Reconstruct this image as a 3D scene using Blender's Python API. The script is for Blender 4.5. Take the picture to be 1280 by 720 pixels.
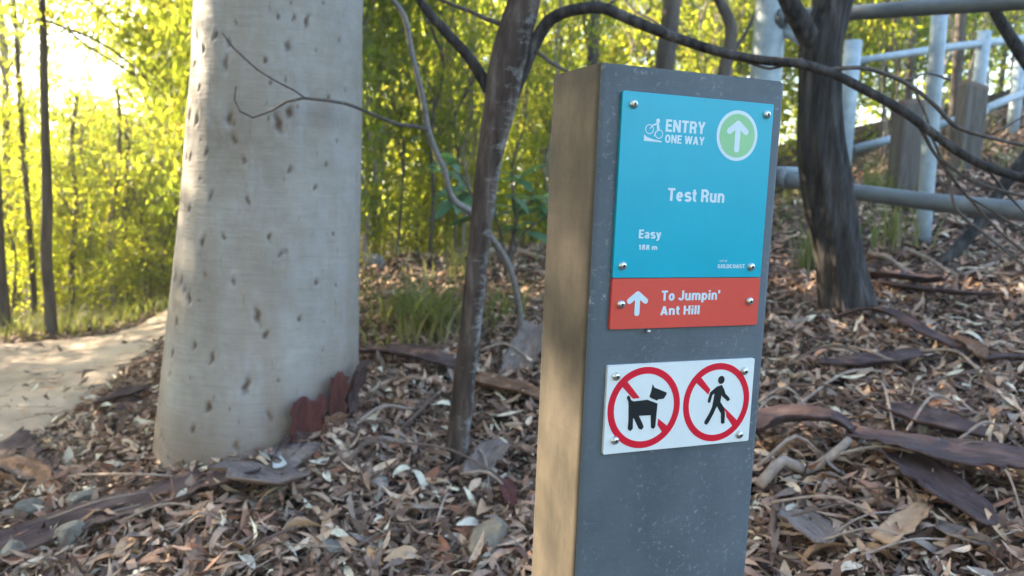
import bpy, bmesh, math, random
import numpy as np
from mathutils import Vector, Matrix
sc = bpy.context.scene
for o in list(bpy.data.objects): bpy.data.objects.remove(o)
R = math.radians

# ------------------------------------------------------------------ camera, sky, sun, exposure
CAM_H, F_PX, PITCH, ROLL = 1.05, 998.5, 0.1251, 0.0396
cam = bpy.data.cameras.new('camera'); cam_ob = bpy.data.objects.new('camera', cam); sc.collection.objects.link(cam_ob)
cam.sensor_width = 36.0; cam.lens = F_PX / 1280 * 36.0; cam.clip_start = 0.05; cam.clip_end = 2000
cam_ob.location = (0, 0, CAM_H)
cam_ob.rotation_euler = (Matrix.Rotation(math.pi/2 - PITCH, 3, 'X') @ Matrix.Rotation(ROLL, 3, 'Z')).to_euler()
cam.dof.use_dof = True; cam.dof.focus_distance = 1.0; cam.dof.aperture_fstop = 6.0
sc.camera = cam_ob
SUN_EL, SUN_AZ = R(20.0), R(-62.0)          # low sun, ahead and to the left
world = bpy.data.worlds.new("World"); sc.world = world; world.use_nodes = True
nt = world.node_tree
sky = nt.nodes.new('ShaderNodeTexSky'); sky.sky_type = 'NISHITA'; sky.sun_disc = False
sky.sun_elevation = SUN_EL; sky.sun_rotation = SUN_AZ; sky.air_density = 1.0; sky.dust_density = 1.0; sky.ozone_density = 1.0
nt.links.new(sky.outputs[0], nt.nodes['Background'].inputs[0]); nt.nodes['Background'].inputs[1].default_value = 0.15
sun = bpy.data.lights.new('sun', 'SUN'); sun.energy = 5.0; sun.angle = R(0.5); sun.color = (1.0, 0.83, 0.60)
sun_ob = bpy.data.objects.new('sun', sun); sc.collection.objects.link(sun_ob)
SUND = Vector((math.sin(SUN_AZ)*math.cos(SUN_EL), math.cos(SUN_AZ)*math.cos(SUN_EL), math.sin(SUN_EL)))
sun_ob.rotation_euler = SUND.to_track_quat('Z', 'Y').to_euler(); sun_ob.location = (-20, 10, 15)
vs = sc.view_settings; vs.view_transform = 'Standard'; vs.look = 'None'; vs.gamma = 1.0; vs.exposure = 2.8

# ------------------------------------------------------------------ measuring helpers
def ray(px, py):
    du, dv = px-640.0, py-360.0; c, s = math.cos(ROLL), math.sin(ROLL)
    u = du*c+dv*s; v = -du*s+dv*c
    cx, cz = u/F_PX, -v/F_PX
    cp, sp = math.cos(PITCH), math.sin(PITCH)
    return np.array([cx, cp+cz*sp, -sp+cz*cp])
def at(px, py, d):                       # a point seen at (px, py), d metres ahead (along Y)
    r = ray(px, py); p = r*(d/r[1]); return np.array([p[0], p[1], p[2]+CAM_H])
# terrain: heights measured at points of the photograph with an estimated distance
CTRL = [(300,720,2.0),(650,720,2.0),(1100,720,1.75),(0,720,2.1),(1280,720,1.7),(320,575,2.8),(572,606,2.72),(450,470,3.3),(445,482,2.95),(400,522,2.72),(330,562,2.58),(250,588,2.6),(196,592,2.82),(500,537,2.85),
 (1055,385,3.65),(1280,440,3.2),(1000,560,2.35),(1280,560,2.35),(1280,330,4.1),(1165,283,5.0),(1145,235,6.0),(1280,140,8.5),(1215,210,6.6),
 (460,330,6.0),(680,330,5.6),(560,325,6.0),(540,440,3.8),(650,435,3.75),(990,330,4.6),(1100,232,6.5),
 (0,590,3.2),(100,510,3.9),(170,455,4.7),(207,430,5.3),(0,430,6.3),(110,425,6.7),(215,388,8.0),(60,420,6.6),(100,415,8.6),(0,650,2.6)]
cp = [at(*c) for c in CTRL]
cp += [np.array(p, float) for p in [(-1.5,0.3,-.1),(0,0.2,.0),(1.5,0.4,.25),(-4,0,-.25),(4,0,.8),(-3,-6,-.2),(3,-6,.6),
  (-2,10,.0),(0,10,.2),(2,9.5,.5),(4.2,9.5,1.6),(-6,10,-.7),(-9,6,-.5),(-9,12,-.8),(-4,14,-.6),(0,14,.1),(4,15,1.8),(8,12,3.0),(9,6,2.4),
  (-20,20,-1.2),(0,25,0.0),(14,25,4.0),(-15,-10,-.4),(15,-10,1.5),(-40,40,-2),(0,60,0),(40,50,5),(-60,0,-1),(60,0,3),(0,-60,0),(-300,300,-4),(300,300,4),(0,400,0),(-300,-300,0),(300,-300,0),(0,-400,0),(-400,0,0),(400,0,2)]]
cp = np.array(cp); CX = cp[:, :2]; CZ = cp[:, 2]
_A = np.linalg.norm(CX[:, None]-CX[None], axis=2); _n = len(CX)
_K = np.zeros((_n+3, _n+3)); _K[:_n, :_n] = _A - 0.02*np.eye(_n)*0; _K[:_n, _n] = 1; _K[:_n, n1:=_n+1] = CX[:, 0]; _K[:_n, _n+2] = CX[:, 1]; _K[_n:, :_n] = _K[:_n, _n:].T
_W = np.linalg.solve(_K, np.concatenate([CZ, [0, 0, 0]]))
def ground(x, y):
    x = np.asarray(x, float); y = np.asarray(y, float); sh = x.shape; x = x.ravel(); y = y.ravel()
    out = np.empty(len(x))
    for i in range(0, len(x), 20000):
        X = np.stack([x[i:i+20000], y[i:i+20000]], 1)
        D = np.sqrt(((X[:, None]-CX[None])**2).sum(2)+0.04)
        out[i:i+20000] = D@_W[:_n]+_W[_n]+X@_W[_n+1:]
    r = np.hypot(x, y); near = np.clip(1-r/14, 0, 1)
    out += near*(0.018*np.sin(7.1*x+1.3*np.sin(3.1*y))*np.sin(6.3*y+.7)+0.009*np.sin(17*x+2*np.sin(9*y))*np.sin(15*y))
    return out.reshape(sh)
def gz(x, y): return float(ground(np.array([x]), np.array([y]))[0])
def hit(px, py, far=40):                  # where the line of sight meets the ground
    ds = np.linspace(0.8, far, 1500); r = ray(px, py); r = r/r[1]
    P = r[None]*ds[:, None]; P[:, 2] += CAM_H
    below = P[:, 2] < ground(P[:, 0], P[:, 1])
    i = int(np.argmax(below)) if below.any() else len(ds)-1
    return P[i]

# ------------------------------------------------------------------ object helpers
COL = sc.collection
def tag(o, label=None, cat=None, group=None, kind=None):
    if label: o['label'] = label
    if cat: o['category'] = cat
    if group: o['group'] = group
    if kind: o['kind'] = kind
    return o
def empty(name, loc, rz=0.0):
    o = bpy.data.objects.new(name, None); COL.objects.link(o); o.location = tuple(float(v) for v in loc); o.rotation_euler = (0, 0, rz); o.empty_display_size = .1; return o
class MB:
    def __init__(s): s.v = []; s.f = []
    def add(s, V, F):
        b = len(s.v); s.v += [tuple(map(float, p)) for p in V]; s.f += [tuple(i+b for i in f) for f in F]; return s
    def mesh(s, name, mat, smooth=True):
        m = bpy.data.meshes.new(name); m.from_pydata(s.v, [], s.f); m.update()
        if mat: m.materials.append(mat)
        if smooth: m.polygons.foreach_set('use_smooth', [True]*len(m.polygons))
        return m
    def build(s, name, mat, parent=None, smooth=True, local=None):
        if local is not None: s.v = [(x-local[0], y-local[1], z-local[2]) for x, y, z in s.v]
        o = bpy.data.objects.new(name, s.mesh(name, mat, smooth)); COL.objects.link(o)
        if parent: o.parent = parent
        elif local is not None: o.location = tuple(map(float, local))
        return o
def np_mesh(name, V, F, mat, smooth=False):            # V (n,3), F (m,k) arrays
    m = bpy.data.meshes.new(name); V = np.asarray(V, np.float32); F = np.asarray(F, np.int32); k = F.shape[1]
    m.vertices.add(len(V)); m.vertices.foreach_set('co', V.ravel())
    m.loops.add(F.size); m.loops.foreach_set('vertex_index', F.ravel())
    m.polygons.add(len(F)); m.polygons.foreach_set('loop_start', np.arange(0, F.size, k, dtype=np.int32)); m.polygons.foreach_set('loop_total', np.full(len(F), k, np.int32))
    if smooth: m.polygons.foreach_set('use_smooth', np.ones(len(F), bool))
    m.update(calc_edges=True); m.validate()
    if mat: m.materials.append(mat)
    return m
def link_mesh(name, m, parent=None, loc=(0,0,0)):
    o = bpy.data.objects.new(name, m); COL.objects.link(o); o.location = tuple(map(float, loc))
    if parent: o.parent = parent
    return o
def copy_tree(o, parent=None):
    c = o.copy(); COL.objects.link(c)
    if parent: c.parent = parent
    for ch in list(o.children): copy_tree(ch, c)
    return c
def smooth_path(P, R_, step):                       # Catmull-Rom resampling of points and radii
    P = np.array(P, float); R_ = np.array(R_, float); n = len(P)
    if n < 3:
        m = max(2, int(np.linalg.norm(P[-1]-P[0])/step)); t = np.linspace(0, 1, m+1)[:, None]
        return P[0]*(1-t)+P[-1]*t, (R_[0]*(1-t[:, 0])+R_[-1]*t[:, 0])
    Q = np.vstack([2*P[0]-P[1], P, 2*P[-1]-P[-2]]); outP = []; outR = []
    for i in range(n-1):
        p0, p1, p2, p3 = Q[i:i+4]; m = max(1, int(np.linalg.norm(p2-p1)/step))
        for k in range(m):
            t = k/m; outP.append(.5*((2*p1)+(-p0+p2)*t+(2*p0-5*p1+4*p2-p3)*t*t+(-p0+3*p1-3*p2+p3)*t**3)); outR.append(R_[i]*(1-t)+R_[i+1]*t)
    outP.append(P[-1]); outR.append(R_[-1])
    return np.array(outP), np.array(outR)
def tube(mb, P, R_, n=8, step=.08, rough=0.0, rnd=None, fine=None, cap=True):
    P, R_ = smooth_path(P, R_, step); m = len(P)
    T = np.gradient(P, axis=0); T /= np.linalg.norm(T, axis=1)[:, None]+1e-9
    ref = np.array([1., 0, 0]) if abs(T[0][0]) < .8 else np.array([0, 1., 0])
    u = ref-T[0]*(ref@T[0]); u /= np.linalg.norm(u); V = []
    ang = np.arange(n)*2*math.pi/n
    for i in range(m):
        u = u-T[i]*(u@T[i]); u /= np.linalg.norm(u); w = np.cross(T[i], u)
        r = np.full(n, R_[i])
        if fine is not None: r = r*(1+fine(i/max(1, m-1)*np.linalg.norm(P[-1]-P[0]), ang))
        if rough and rnd is not None: r = r*(1+rough*rnd.uniform(-1, 1, n))
        V.append(P[i]+np.outer(np.cos(ang)*r, u)+np.outer(np.sin(ang)*r, w))
    V = np.vstack(V)
    F = [(i*n+j, i*n+(j+1) % n, (i+1)*n+(j+1) % n, (i+1)*n+j) for i in range(m-1) for j in range(n)]
    if cap: F += [tuple(range(n-1, -1, -1)), tuple((m-1)*n+j for j in range(n))]
    mb.add(V, F); return mb
def box(mb, x0, x1, y0, y1, z0, z1):
    V = [(x0,y0,z0),(x1,y0,z0),(x1,y1,z0),(x0,y1,z0),(x0,y0,z1),(x1,y0,z1),(x1,y1,z1),(x0,y1,z1)]
    mb.add(V, [(0,3,2,1),(4,5,6,7),(0,1,5,4),(1,2,6,5),(2,3,7,6),(3,0,4,7)]); return mb
def vnoise(seed):                                   # cheap smooth 2-d wave noise
    g = np.random.default_rng(seed); k = g.uniform(-1, 1, (10, 2)); ph = g.uniform(0, 6.28, 10)
    return lambda a, b, s=1.0: sum(np.sin(s*(k[i, 0]*a+k[i, 1]*b)*(1+.35*i)+ph[i])/(1+.35*i) for i in range(10))/4

# ------------------------------------------------------------------ materials
def mat(name):
    m = bpy.data.materials.new(name); m.use_nodes = True; n = m.node_tree; b = n.nodes['Principled BSDF']; return m, n, b
def ramp(n, stops, src):
    r = n.nodes.new('ShaderNodeValToRGB'); e = r.color_ramp.elements
    while len(e) < len(stops): e.new(.5)
    for el, (p, c) in zip(e, stops): el.position = p; el.color = (*c, 1)
    if src is not None: n.links.new(src, r.inputs[0])
    return r
def noise(n, scale, detail=4, rough=.6, vec=None, stretch=None, coord='Object'):
    t = n.nodes.new('ShaderNodeTexNoise'); t.inputs['Scale'].default_value = scale; t.inputs['Detail'].default_value = detail; t.inputs['Roughness'].default_value = rough
    tc = n.nodes.new('ShaderNodeTexCoord'); mp = n.nodes.new('ShaderNodeMapping'); n.links.new(tc.outputs[coord], mp.inputs[0]); n.links.new(mp.outputs[0], t.inputs[0])
    if stretch: mp.inputs['Scale'].default_value = stretch
    return t
def mixc(n, fac, a, b, mode='MIX'):
    m = n.nodes.new('ShaderNodeMix'); m.data_type = 'RGBA'; m.blend_type = mode
    for s, v in ((m.inputs[0], fac), (m.inputs[6], a), (m.inputs[7], b)):
        if isinstance(v, (int, float)): s.default_value = v
        elif isinstance(v, tuple): s.default_value = (*v, 1)
        else: n.links.new(v, s)
    return m.outputs[2]
def mathn(n, op, a, b):
    m = n.nodes.new('ShaderNodeMath'); m.operation = op
    for s, v in zip(m.inputs, (a, b)):
        if isinstance(v, (int, float)): s.default_value = v
        else: n.links.new(v, s)
    return m.outputs[0]
def bump(n, b, h, strength, dist=.01):
    bp = n.nodes.new('ShaderNodeBump'); bp.inputs['Strength'].default_value = strength; bp.inputs['Distance'].default_value = dist
    n.links.new(h, bp.inputs['Height']); n.links.new(bp.outputs[0], b.inputs['Normal'])
def two_tone(name, stops, scale, rough=.9, detail=5, stretch=None, bmp=.4, bdist=.005, spec=.3, fine=None):
    m, n, b = mat(name); t = noise(n, scale, detail, .65, stretch=stretch); r = ramp(n, stops, t.outputs[0]); c = r.outputs[0]
    h = t.outputs[0]
    if fine:
        t2 = noise(n, fine, 3, .6, stretch=stretch); c = mixc(n, .55, c, ramp(n, [(.3, (.35,)*3), (.7, (1.0,)*3)], t2.outputs[0]).outputs[0], 'MULTIPLY'); h = mathn(n, 'ADD', h, t2.outputs[0])
    n.links.new(c, b.inputs['Base Color']); b.inputs['Roughness'].default_value = rough; b.inputs['Specular IOR Level'].default_value = spec
    if bmp: bump(n, b, h, bmp, bdist)
    return m
def plain(name, c, rough=.5, metal=0.0, spec=.5):
    m, n, b = mat(name); t = noise(n, 60, 3); col = mixc(n, .12, c, ramp(n, [(.3, tuple(.6*v for v in c)), (.7, tuple(min(1, 1.2*v) for v in c))], t.outputs[0]).outputs[0])
    n.links.new(col, b.inputs['Base Color']); b.inputs['Roughness'].default_value = rough; b.inputs['Metallic'].default_value = metal; b.inputs['Specular IOR Level'].default_value = spec; return m
def leaf_mat(name, stops, trans_stops, tr=.5, rough=.55):
    m, n, b = mat(name); g = n.nodes.new('ShaderNodeNewGeometry'); oi = n.nodes.new('ShaderNodeObjectInfo')
    f = mathn(n, 'FRACT', mathn(n, 'ADD', g.outputs['Random Per Island'], mathn(n, 'MULTIPLY', oi.outputs['Random'], .999)), 0.0)
    # clumps of a crown share a hue, single leaves stray from it
    t = noise(n, 1.3, 2); f2 = mathn(n, 'ADD', mathn(n, 'MULTIPLY', f, .5), mathn(n, 'SUBTRACT', mathn(n, 'MULTIPLY', t.outputs[0], 1.3), .4))
    r1 = ramp(n, stops, f2); r2 = ramp(n, trans_stops, f2)
    n.links.new(r1.outputs[0], b.inputs['Base Color']); b.inputs['Roughness'].default_value = rough; b.inputs['Specular IOR Level'].default_value = .35
    tl = n.nodes.new('ShaderNodeBsdfTranslucent'); n.links.new(r2.outputs[0], tl.inputs[0])
    mx = n.nodes.new('ShaderNodeMixShader'); mx.inputs[0].default_value = tr
    n.links.new(b.outputs[0], mx.inputs[1]); n.links.new(tl.outputs[0], mx.inputs[2]); n.links.new(mx.outputs[0], n.nodes['Material Output'].inputs[0]); return m
def litter_mat(name, stops, rough=.75, mottled=.35, tr=0.0):
    m, n, b = mat(name); g = n.nodes.new('ShaderNodeNewGeometry'); oi = n.nodes.new('ShaderNodeObjectInfo')
    f = mathn(n, 'FRACT', mathn(n, 'ADD', g.outputs['Random Per Island'], oi.outputs['Random']), 0.0)
    r1 = ramp(n, stops, f); t = noise(n, 45, 3); c = mixc(n, mottled, r1.outputs[0], ramp(n, [(.35, (.4, .36, .33)), (.65, (1.1, 1.05, 1.0))], t.outputs[0]).outputs[0], 'MULTIPLY')
    n.links.new(c, b.inputs['Base Color']); b.inputs['Roughness'].default_value = rough; b.inputs['Specular IOR Level'].default_value = .2; return m

GREEN = leaf_mat('foliage_yellow_green', [(0, (.045,.075,.018)), (.5, (.07,.105,.022)), (1, (.115,.12,.03))], [(0, (.20,.30,.02)), (.45, (.50,.58,.03)), (1, (.78,.64,.05))], .63)
OLIVE = leaf_mat('foliage_olive', [(0, (.04,.065,.025)), (.6, (.07,.095,.03)), (1, (.10,.10,.04))], [(0, (.18,.28,.03)), (.6, (.42,.48,.04)), (1, (.68,.54,.07))], .58)
BLUEGREEN = leaf_mat('foliage_blue_green', [(0, (.07,.15,.085)), (.6, (.10,.2,.11)), (1, (.12,.22,.10))], [(0, (.14,.3,.09)), (1, (.22,.42,.12))], .35, .4)
GRASS = leaf_mat('grass_blades', [(0, (.08,.12,.03)), (.4, (.13,.15,.045)), (.62, (.28,.24,.12)), (1, (.38,.32,.19))], [(0, (.2,.3,.04)), (.5, (.33,.36,.06)), (1, (.4,.34,.14))], .4)
LITTER = litter_mat('leaf_litter', [(0, (0.063,0.036,0.026)), (.13, (0.251,0.150,0.103)), (.24, (0.502,0.316,0.212)), (.33, (0.094,0.054,0.039)), (.45, (0.213,0.128,0.096)), (.55, (0.652,0.460,0.316)), (.64, (0.376,0.188,0.119)), (.73, (0.314,0.239,0.197)), (.82, (0.082,0.049,0.037)), (.92, (0.728,0.532,0.384)), (1, (0.780,0.731,0.542))], mottled=.45)
LEAF_TAN = litter_mat('leaf_tan', [(0, (0.429,0.260,0.153)), (1, (0.588,0.380,0.225))]); LEAF_PALE = litter_mat('leaf_pale', [(0, (0.565,0.470,0.369)), (1, (0.695,0.620,0.477))], mottled=.2)
LEAF_RED = litter_mat('leaf_red_brown', [(0, (0.249,0.115,0.072)), (1, (0.384,0.170,0.099))]); LEAF_GREY = litter_mat('leaf_grey', [(0, (0.237,0.190,0.162)), (1, (0.373,0.300,0.252))])
def fibrous(name, stops, scale, rough=.9, stretch=None, bmp=.5, fine=70):     # bark sheet: fibres run along the strip
    m, n, b = mat(name); at_ = n.nodes.new('ShaderNodeAttribute'); at_.attribute_name = 'strip'
    def nz(sx, sy, det=4):
        mp = n.nodes.new('ShaderNodeMapping'); n.links.new(at_.outputs['Vector'], mp.inputs[0]); mp.inputs['Scale'].default_value = (sx, sy, 1); t = n.nodes.new('ShaderNodeTexNoise'); t.inputs['Scale'].default_value = 1; t.inputs['Detail'].default_value = det; t.inputs['Roughness'].default_value = .65; n.links.new(mp.outputs[0], t.inputs[0]); return t.outputs[0]
    a, f, p = nz(22, 9, 5), nz(190, 14, 3), nz(70, 60, 3)
    c = ramp(n, stops, a).outputs[0]; c = mixc(n, .7, c, ramp(n, [(.32, (.35,)*3), (.62, (1.1,)*3)], f).outputs[0], 'MULTIPLY'); c = mixc(n, ramp(n, [(.62, (0,)*3), (.78, (.35,)*3)], p).outputs[0], c, (.25, .22, .205))
    n.links.new(c, b.inputs['Base Color']); b.inputs['Roughness'].default_value = .85; b.inputs['Specular IOR Level'].default_value = .25; bump(n, b, mathn(n, 'ADD', f, a), .7, .006); return m
def strip_attr(o, uv):
    at_ = o.data.attributes.new('strip', 'FLOAT_VECTOR', 'POINT'); at_.data.foreach_set('vector', np.asarray(uv, np.float32).ravel())
BARK_PURPLE = fibrous('shed_bark_purple', [(.3, (.046,.027,.026)), (.5, (.090,.056,.053)), (.75, (.15,.105,.098))], 14)
BARK_BROWN = fibrous('shed_bark_brown', [(.3, (0.110,0.055,0.031)), (.55, (0.237,0.128,0.076)), (.8, (0.339,0.212,0.144))], 12, .8, bmp=.5, fine=70)
BARK_GREY = fibrous('shed_bark_grey', [(.3, (0.136,0.100,0.085)), (.55, (0.237,0.180,0.153)), (.8, (0.362,0.280,0.234))], 12, .85, bmp=.5, fine=60)
BARK_MAROON = fibrous('shed_bark_maroon', [(.3, (0.068,0.022,0.020)), (.6, (0.136,0.045,0.038)), (.8, (0.226,0.100,0.081))], 25, .75, bmp=.4, fine=90)
STICK = two_tone('dead_stick', [(.3, (0.181,0.130,0.104)), (.7, (0.407,0.310,0.243))], 30, .85, bmp=.3)
STICK_DARK = two_tone('dead_stick_dark', [(.3, (0.079,0.050,0.038)), (.7, (0.181,0.120,0.090))], 30, .85, bmp=.3)
ROCK = two_tone('stone_grey', [(.3, (.13,.12,.10)), (.55, (.22,.205,.175)), (.8, (.32,.30,.25))], 9, .9, bmp=.6, bdist=.01, fine=50)
ROCK_TAN = two_tone('stone_tan', [(.3, (.19,.18,.16)), (.5, (.30,.24,.17)), (.75, (.46,.29,.16))], 9, .9, bmp=.6, bdist=.01, fine=50)
BARK_DARK = two_tone('rough_bark_dark', [(.34, (.014,.012,.011)), (.54, (.060,.052,.048)), (.78, (.16,.145,.135))], 26, .95, stretch=(1, 1, .13), bmp=1.0, bdist=.012, fine=90)
BARK_TWIG = two_tone('twig_bark', [(.3, (.045,.035,.03)), (.7, (.13,.105,.09))], 40, .8, bmp=.4)
BARK_TWIG_PALE = two_tone('twig_bark_pale', [(.3, (.13,.115,.105)), (.7, (.27,.25,.23))], 40, .8, bmp=.4)
BARK_BG = two_tone('background_bark', [(.3, (.04,.033,.028)), (.7, (.14,.115,.095))], 14, .95, stretch=(1, 1, .2), bmp=.5)
BARK_BG_PALE = two_tone('background_bark_pale', [(.3, (.16,.13,.11)), (.7, (.34,.29,.24))], 10, .95, stretch=(1, 1, .25), bmp=.4)
TIMBER = two_tone('weathered_timber', [(.3, (0.094,0.081,0.070)), (.7, (0.195,0.172,0.150))], 22, .9, stretch=(1, 1, .1), bmp=.5, fine=80)
STEEL_DULL = two_tone('dull_galvanised_pipe', [(.3, (.085,.095,.10)), (.7, (.15,.165,.17))], 9, .55, spec=.5, bmp=0)
def galv():
    m, n, b = mat('pale_blue_steel'); t = noise(n, 18, 4); n.links.new(ramp(n, [(.3, (.24,.30,.34)), (.7, (.36,.43,.47))], t.outputs[0]).outputs[0], b.inputs['Base Color'])
    b.inputs['Roughness'].default_value = .45; return m
STEEL_PALE = galv()

# ------------------------------------------------------------------ SETTING: ground and dirt path
def ground_mat():
    m, n, b = mat('forest_floor'); t = noise(n, 5, 6, .7); c = ramp(n, [(.3, (.022,.015,.012)), (.5, (.055,.040,.032)), (.72, (.11,.08,.063))], t.outputs[0]).outputs[0]
    t2 = noise(n, 60, 4, .7); c = mixc(n, .6, c, ramp(n, [(.3, (.3,)*3), (.7, (1.15,)*3)], t2.outputs[0]).outputs[0], 'MULTIPLY')
    n.links.new(c, b.inputs['Base Color']); b.inputs['Roughness'].default_value = 1.0; b.inputs['Specular IOR Level'].default_value = .1; bump(n, b, t2.outputs[0], .8, .02); return m
GROUND = ground_mat()
rad = np.concatenate([np.arange(.25, 10, .06), np.geomspace(10, 900, 60)]); th = np.linspace(0, 2*math.pi, 361)[:-1]
RR, TT = np.meshgrid(rad, th, indexing='ij'); GX = (RR*np.sin(TT)).ravel(); GY = (RR*np.cos(TT)).ravel(); GZ = ground(GX, GY)
nr, na = RR.shape; ii, jj = np.meshgrid(np.arange(nr-1), np.arange(na), indexing='ij'); ii = ii.ravel(); jj = jj.ravel(); j2 = (jj+1) % na
gf = np.stack([ii*na+jj, ii*na+j2, (ii+1)*na+j2, (ii+1)*na+jj], 1)[:, ::-1]
gm = np_mesh('ground', np.stack([GX, GY, GZ], 1), gf, GROUND, True)
gbm = bmesh.new(); gbm.from_mesh(gm); gbm.verts.ensure_lookup_table(); gbm.faces.new([gbm.verts[i] for i in range(na)]); gbm.to_mesh(gm); gbm.free()
tag(link_mesh('ground', gm), kind='structure')

def path_mat():
    m, n, b = mat('sandy_path'); t = noise(n, 1.6, 6, .65); c = ramp(n, [(.3, (.37,.285,.22)), (.55, (.50,.40,.315)), (.75, (.58,.475,.38))], t.outputs[0]).outputs[0]
    t2 = noise(n, 40, 5, .75); c = mixc(n, .35, c, ramp(n, [(.3, (.45,)*3), (.65, (1.1,)*3)], t2.outputs[0]).outputs[0], 'MULTIPLY')
    n.links.new(c, b.inputs['Base Color']); b.inputs['Roughness'].default_value = 1.0; b.inputs['Specular IOR Level'].default_value = .1; bump(n, b, t2.outputs[0], .6, .015); return m
near_px = [(-260,760),(-110,665),(0,588),(55,548),(105,508),(160,462),(207,428),(232,409)]
far_px = [(-700,475),(-330,452),(-130,440),(0,431),(60,427),(130,421),(180,404),(222,385)]
E1 = np.array([hit(*p)[:2] for p in near_px]); E2 = np.array([hit(*p)[:2] for p in far_px])
E1 = np.vstack([E1, E1[-1]+[-.1, 2.0], E1[-1]+[.3, 5.]]); E2 = np.vstack([E2, E2[-1]+[-.1, 1.6], E2[-1]+[.2, 4.5]])
E1s, _ = smooth_path(np.c_[E1, np.zeros(len(E1))], np.zeros(len(E1)), .06); E2s, _ = smooth_path(np.c_[E2, np.zeros(len(E2))], np.zeros(len(E2)), .06)
def resample(P, n):
    s = np.r_[0, np.cumsum(np.linalg.norm(np.diff(P, axis=0), axis=1))]; t = np.linspace(0, s[-1], n); return np.stack([np.interp(t, s, P[:, k]) for k in range(P.shape[1])], 1)
NP_ = 140; a1 = resample(E1s[:, :2], NP_); a2 = resample(E2s[:, :2], NP_); rg = np.random.default_rng(5)
wn = vnoise(3); k = np.arange(NP_); a1 = a1+np.c_[.05*wn(k*.31, k*.0), .05*wn(k*.27+9, k*.1)]
PX = []; nw = 34
for j in range(nw):
    t = j/(nw-1); PX.append(a1*(1-t)+a2*t)
PX = np.stack(PX, 1).reshape(-1, 2); pz = ground(PX[:, 0], PX[:, 1])+.014
jj = np.tile(np.arange(nw), NP_); pz[(jj == 0) | (jj == nw-1)] -= .03
i0, j0 = np.meshgrid(np.arange(NP_-1), np.arange(nw-1), indexing='ij'); i0 = i0.ravel(); j0 = j0.ravel()
pf = np.stack([i0*nw+j0, (i0+1)*nw+j0, (i0+1)*nw+j0+1, i0*nw+j0+1], 1)
tag(link_mesh('dirt_path', np_mesh('dirt_path', np.c_[PX, pz], pf, path_mat(), True)), kind='structure')
PATH_POLY = np.vstack([a1, a2[::-1]])
def in_path(x, y):
    x = np.asarray(x); y = np.asarray(y); ins = np.zeros(x.shape, bool); P = PATH_POLY; n = len(P)
    for i in range(n):
        x1, y1 = P[i]; x2, y2 = P[(i+1) % n]
        c = ((y1 > y) != (y2 > y)) & (x < (x2-x1)*(y-y1)/(y2-y1+1e-12)+x1); ins ^= c
    return ins

# ------------------------------------------------------------------ SIGN POST
PX0, PY0, PTOP, PTH, PW, PD = .0852, .8834, CAM_H+.1377, .3801, .25, .127
pb = gz(PX0+.15, PY0+.1)-.05
post = empty('sign_post', (PX0, PY0, pb), PTH)
tag(post, 'dark grey rectangular trail marker post carrying three small signs', 'sign post')
H = PTOP-pb
def post_mat():
    m, n, b = mat('grey_composite_post'); t = noise(n, 6, 5, .6); c = ramp(n, [(.3, (.066,.080,.093)), (.7, (.118,.136,.153))], t.outputs[0]).outputs[0]
    sp = noise(n, 120, 3, .8); z = noise(n, 9, 3, .6)
    f = mathn(n, 'MULTIPLY', ramp(n, [(.56, (0,)*3), (.66, (1,)*3)], sp.outputs[0]).outputs[0], ramp(n, [(.42, (0.0,)*3), (.70, (.55,)*3)], z.outputs[0]).outputs[0])
    c = mixc(n, f, c, (.42, .44, .45))
    st = noise(n, 14, 4, .6, stretch=(1, 1, .08)); c = mixc(n, .3, c, ramp(n, [(.3, (.65,)*3), (.7, (1.2,)*3)], st.outputs[0]).outputs[0], 'MULTIPLY')
    n.links.new(c, b.inputs['Base Color']); b.inputs['Roughness'].default_value = .62; b.inputs['Specular IOR Level'].default_value = .45
    w = noise(n, 55, 4, .7, stretch=(1, 1, 3)); bump(n, b, w.outputs[0], .25, .002); return m
def post_side_mat():  # left face only: warm bounced light is put into its mottled colour
    m, n, b = mat('post_side_bounce_tint'); t = noise(n, 9, 5, .65, stretch=(1, 1, .35)); c = ramp(n, [(.32, (.036,.030,.022)), (.5, (.070,.057,.040)), (.7, (.112,.089,.058))], t.outputs[0]).outputs[0]
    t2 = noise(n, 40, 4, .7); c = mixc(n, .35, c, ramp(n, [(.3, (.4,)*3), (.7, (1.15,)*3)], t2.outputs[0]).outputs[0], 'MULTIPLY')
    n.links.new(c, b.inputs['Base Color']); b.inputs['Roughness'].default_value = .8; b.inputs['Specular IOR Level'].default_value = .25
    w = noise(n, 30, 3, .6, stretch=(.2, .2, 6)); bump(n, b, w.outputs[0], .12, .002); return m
bm = bmesh.new(); bmesh.ops.create_cube(bm, size=1.0)
for v in bm.verts: v.co = ((v.co.x+.5)*PW, (v.co.y+.5)*PD, (v.co.z+.5)*H)
vert = [e for e in bm.edges if abs(e.verts[0].co.z-e.verts[1].co.z) > .1]; bmesh.ops.bevel(bm, geom=vert, offset=.009, segments=4, affect='EDGES', profile=.5)
top = [e for e in bm.edges if e.verts[0].co.z > H-.001 and e.verts[1].co.z > H-.001 and len(e.link_faces) == 2]; bmesh.ops.bevel(bm, geom=top, offset=.0022, segments=2, affect='EDGES')
bm.normal_update(); me = bpy.data.meshes.new('post_body'); bm.to_mesh(me)
me.materials.append(post_mat()); me.materials.append(post_side_mat())
for p in me.polygons:
    p.use_smooth = True
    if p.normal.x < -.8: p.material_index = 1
bm.free(); me.set_sharp_from_angle(angle=R(35)); body = link_mesh('post_body', me, post)

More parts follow.
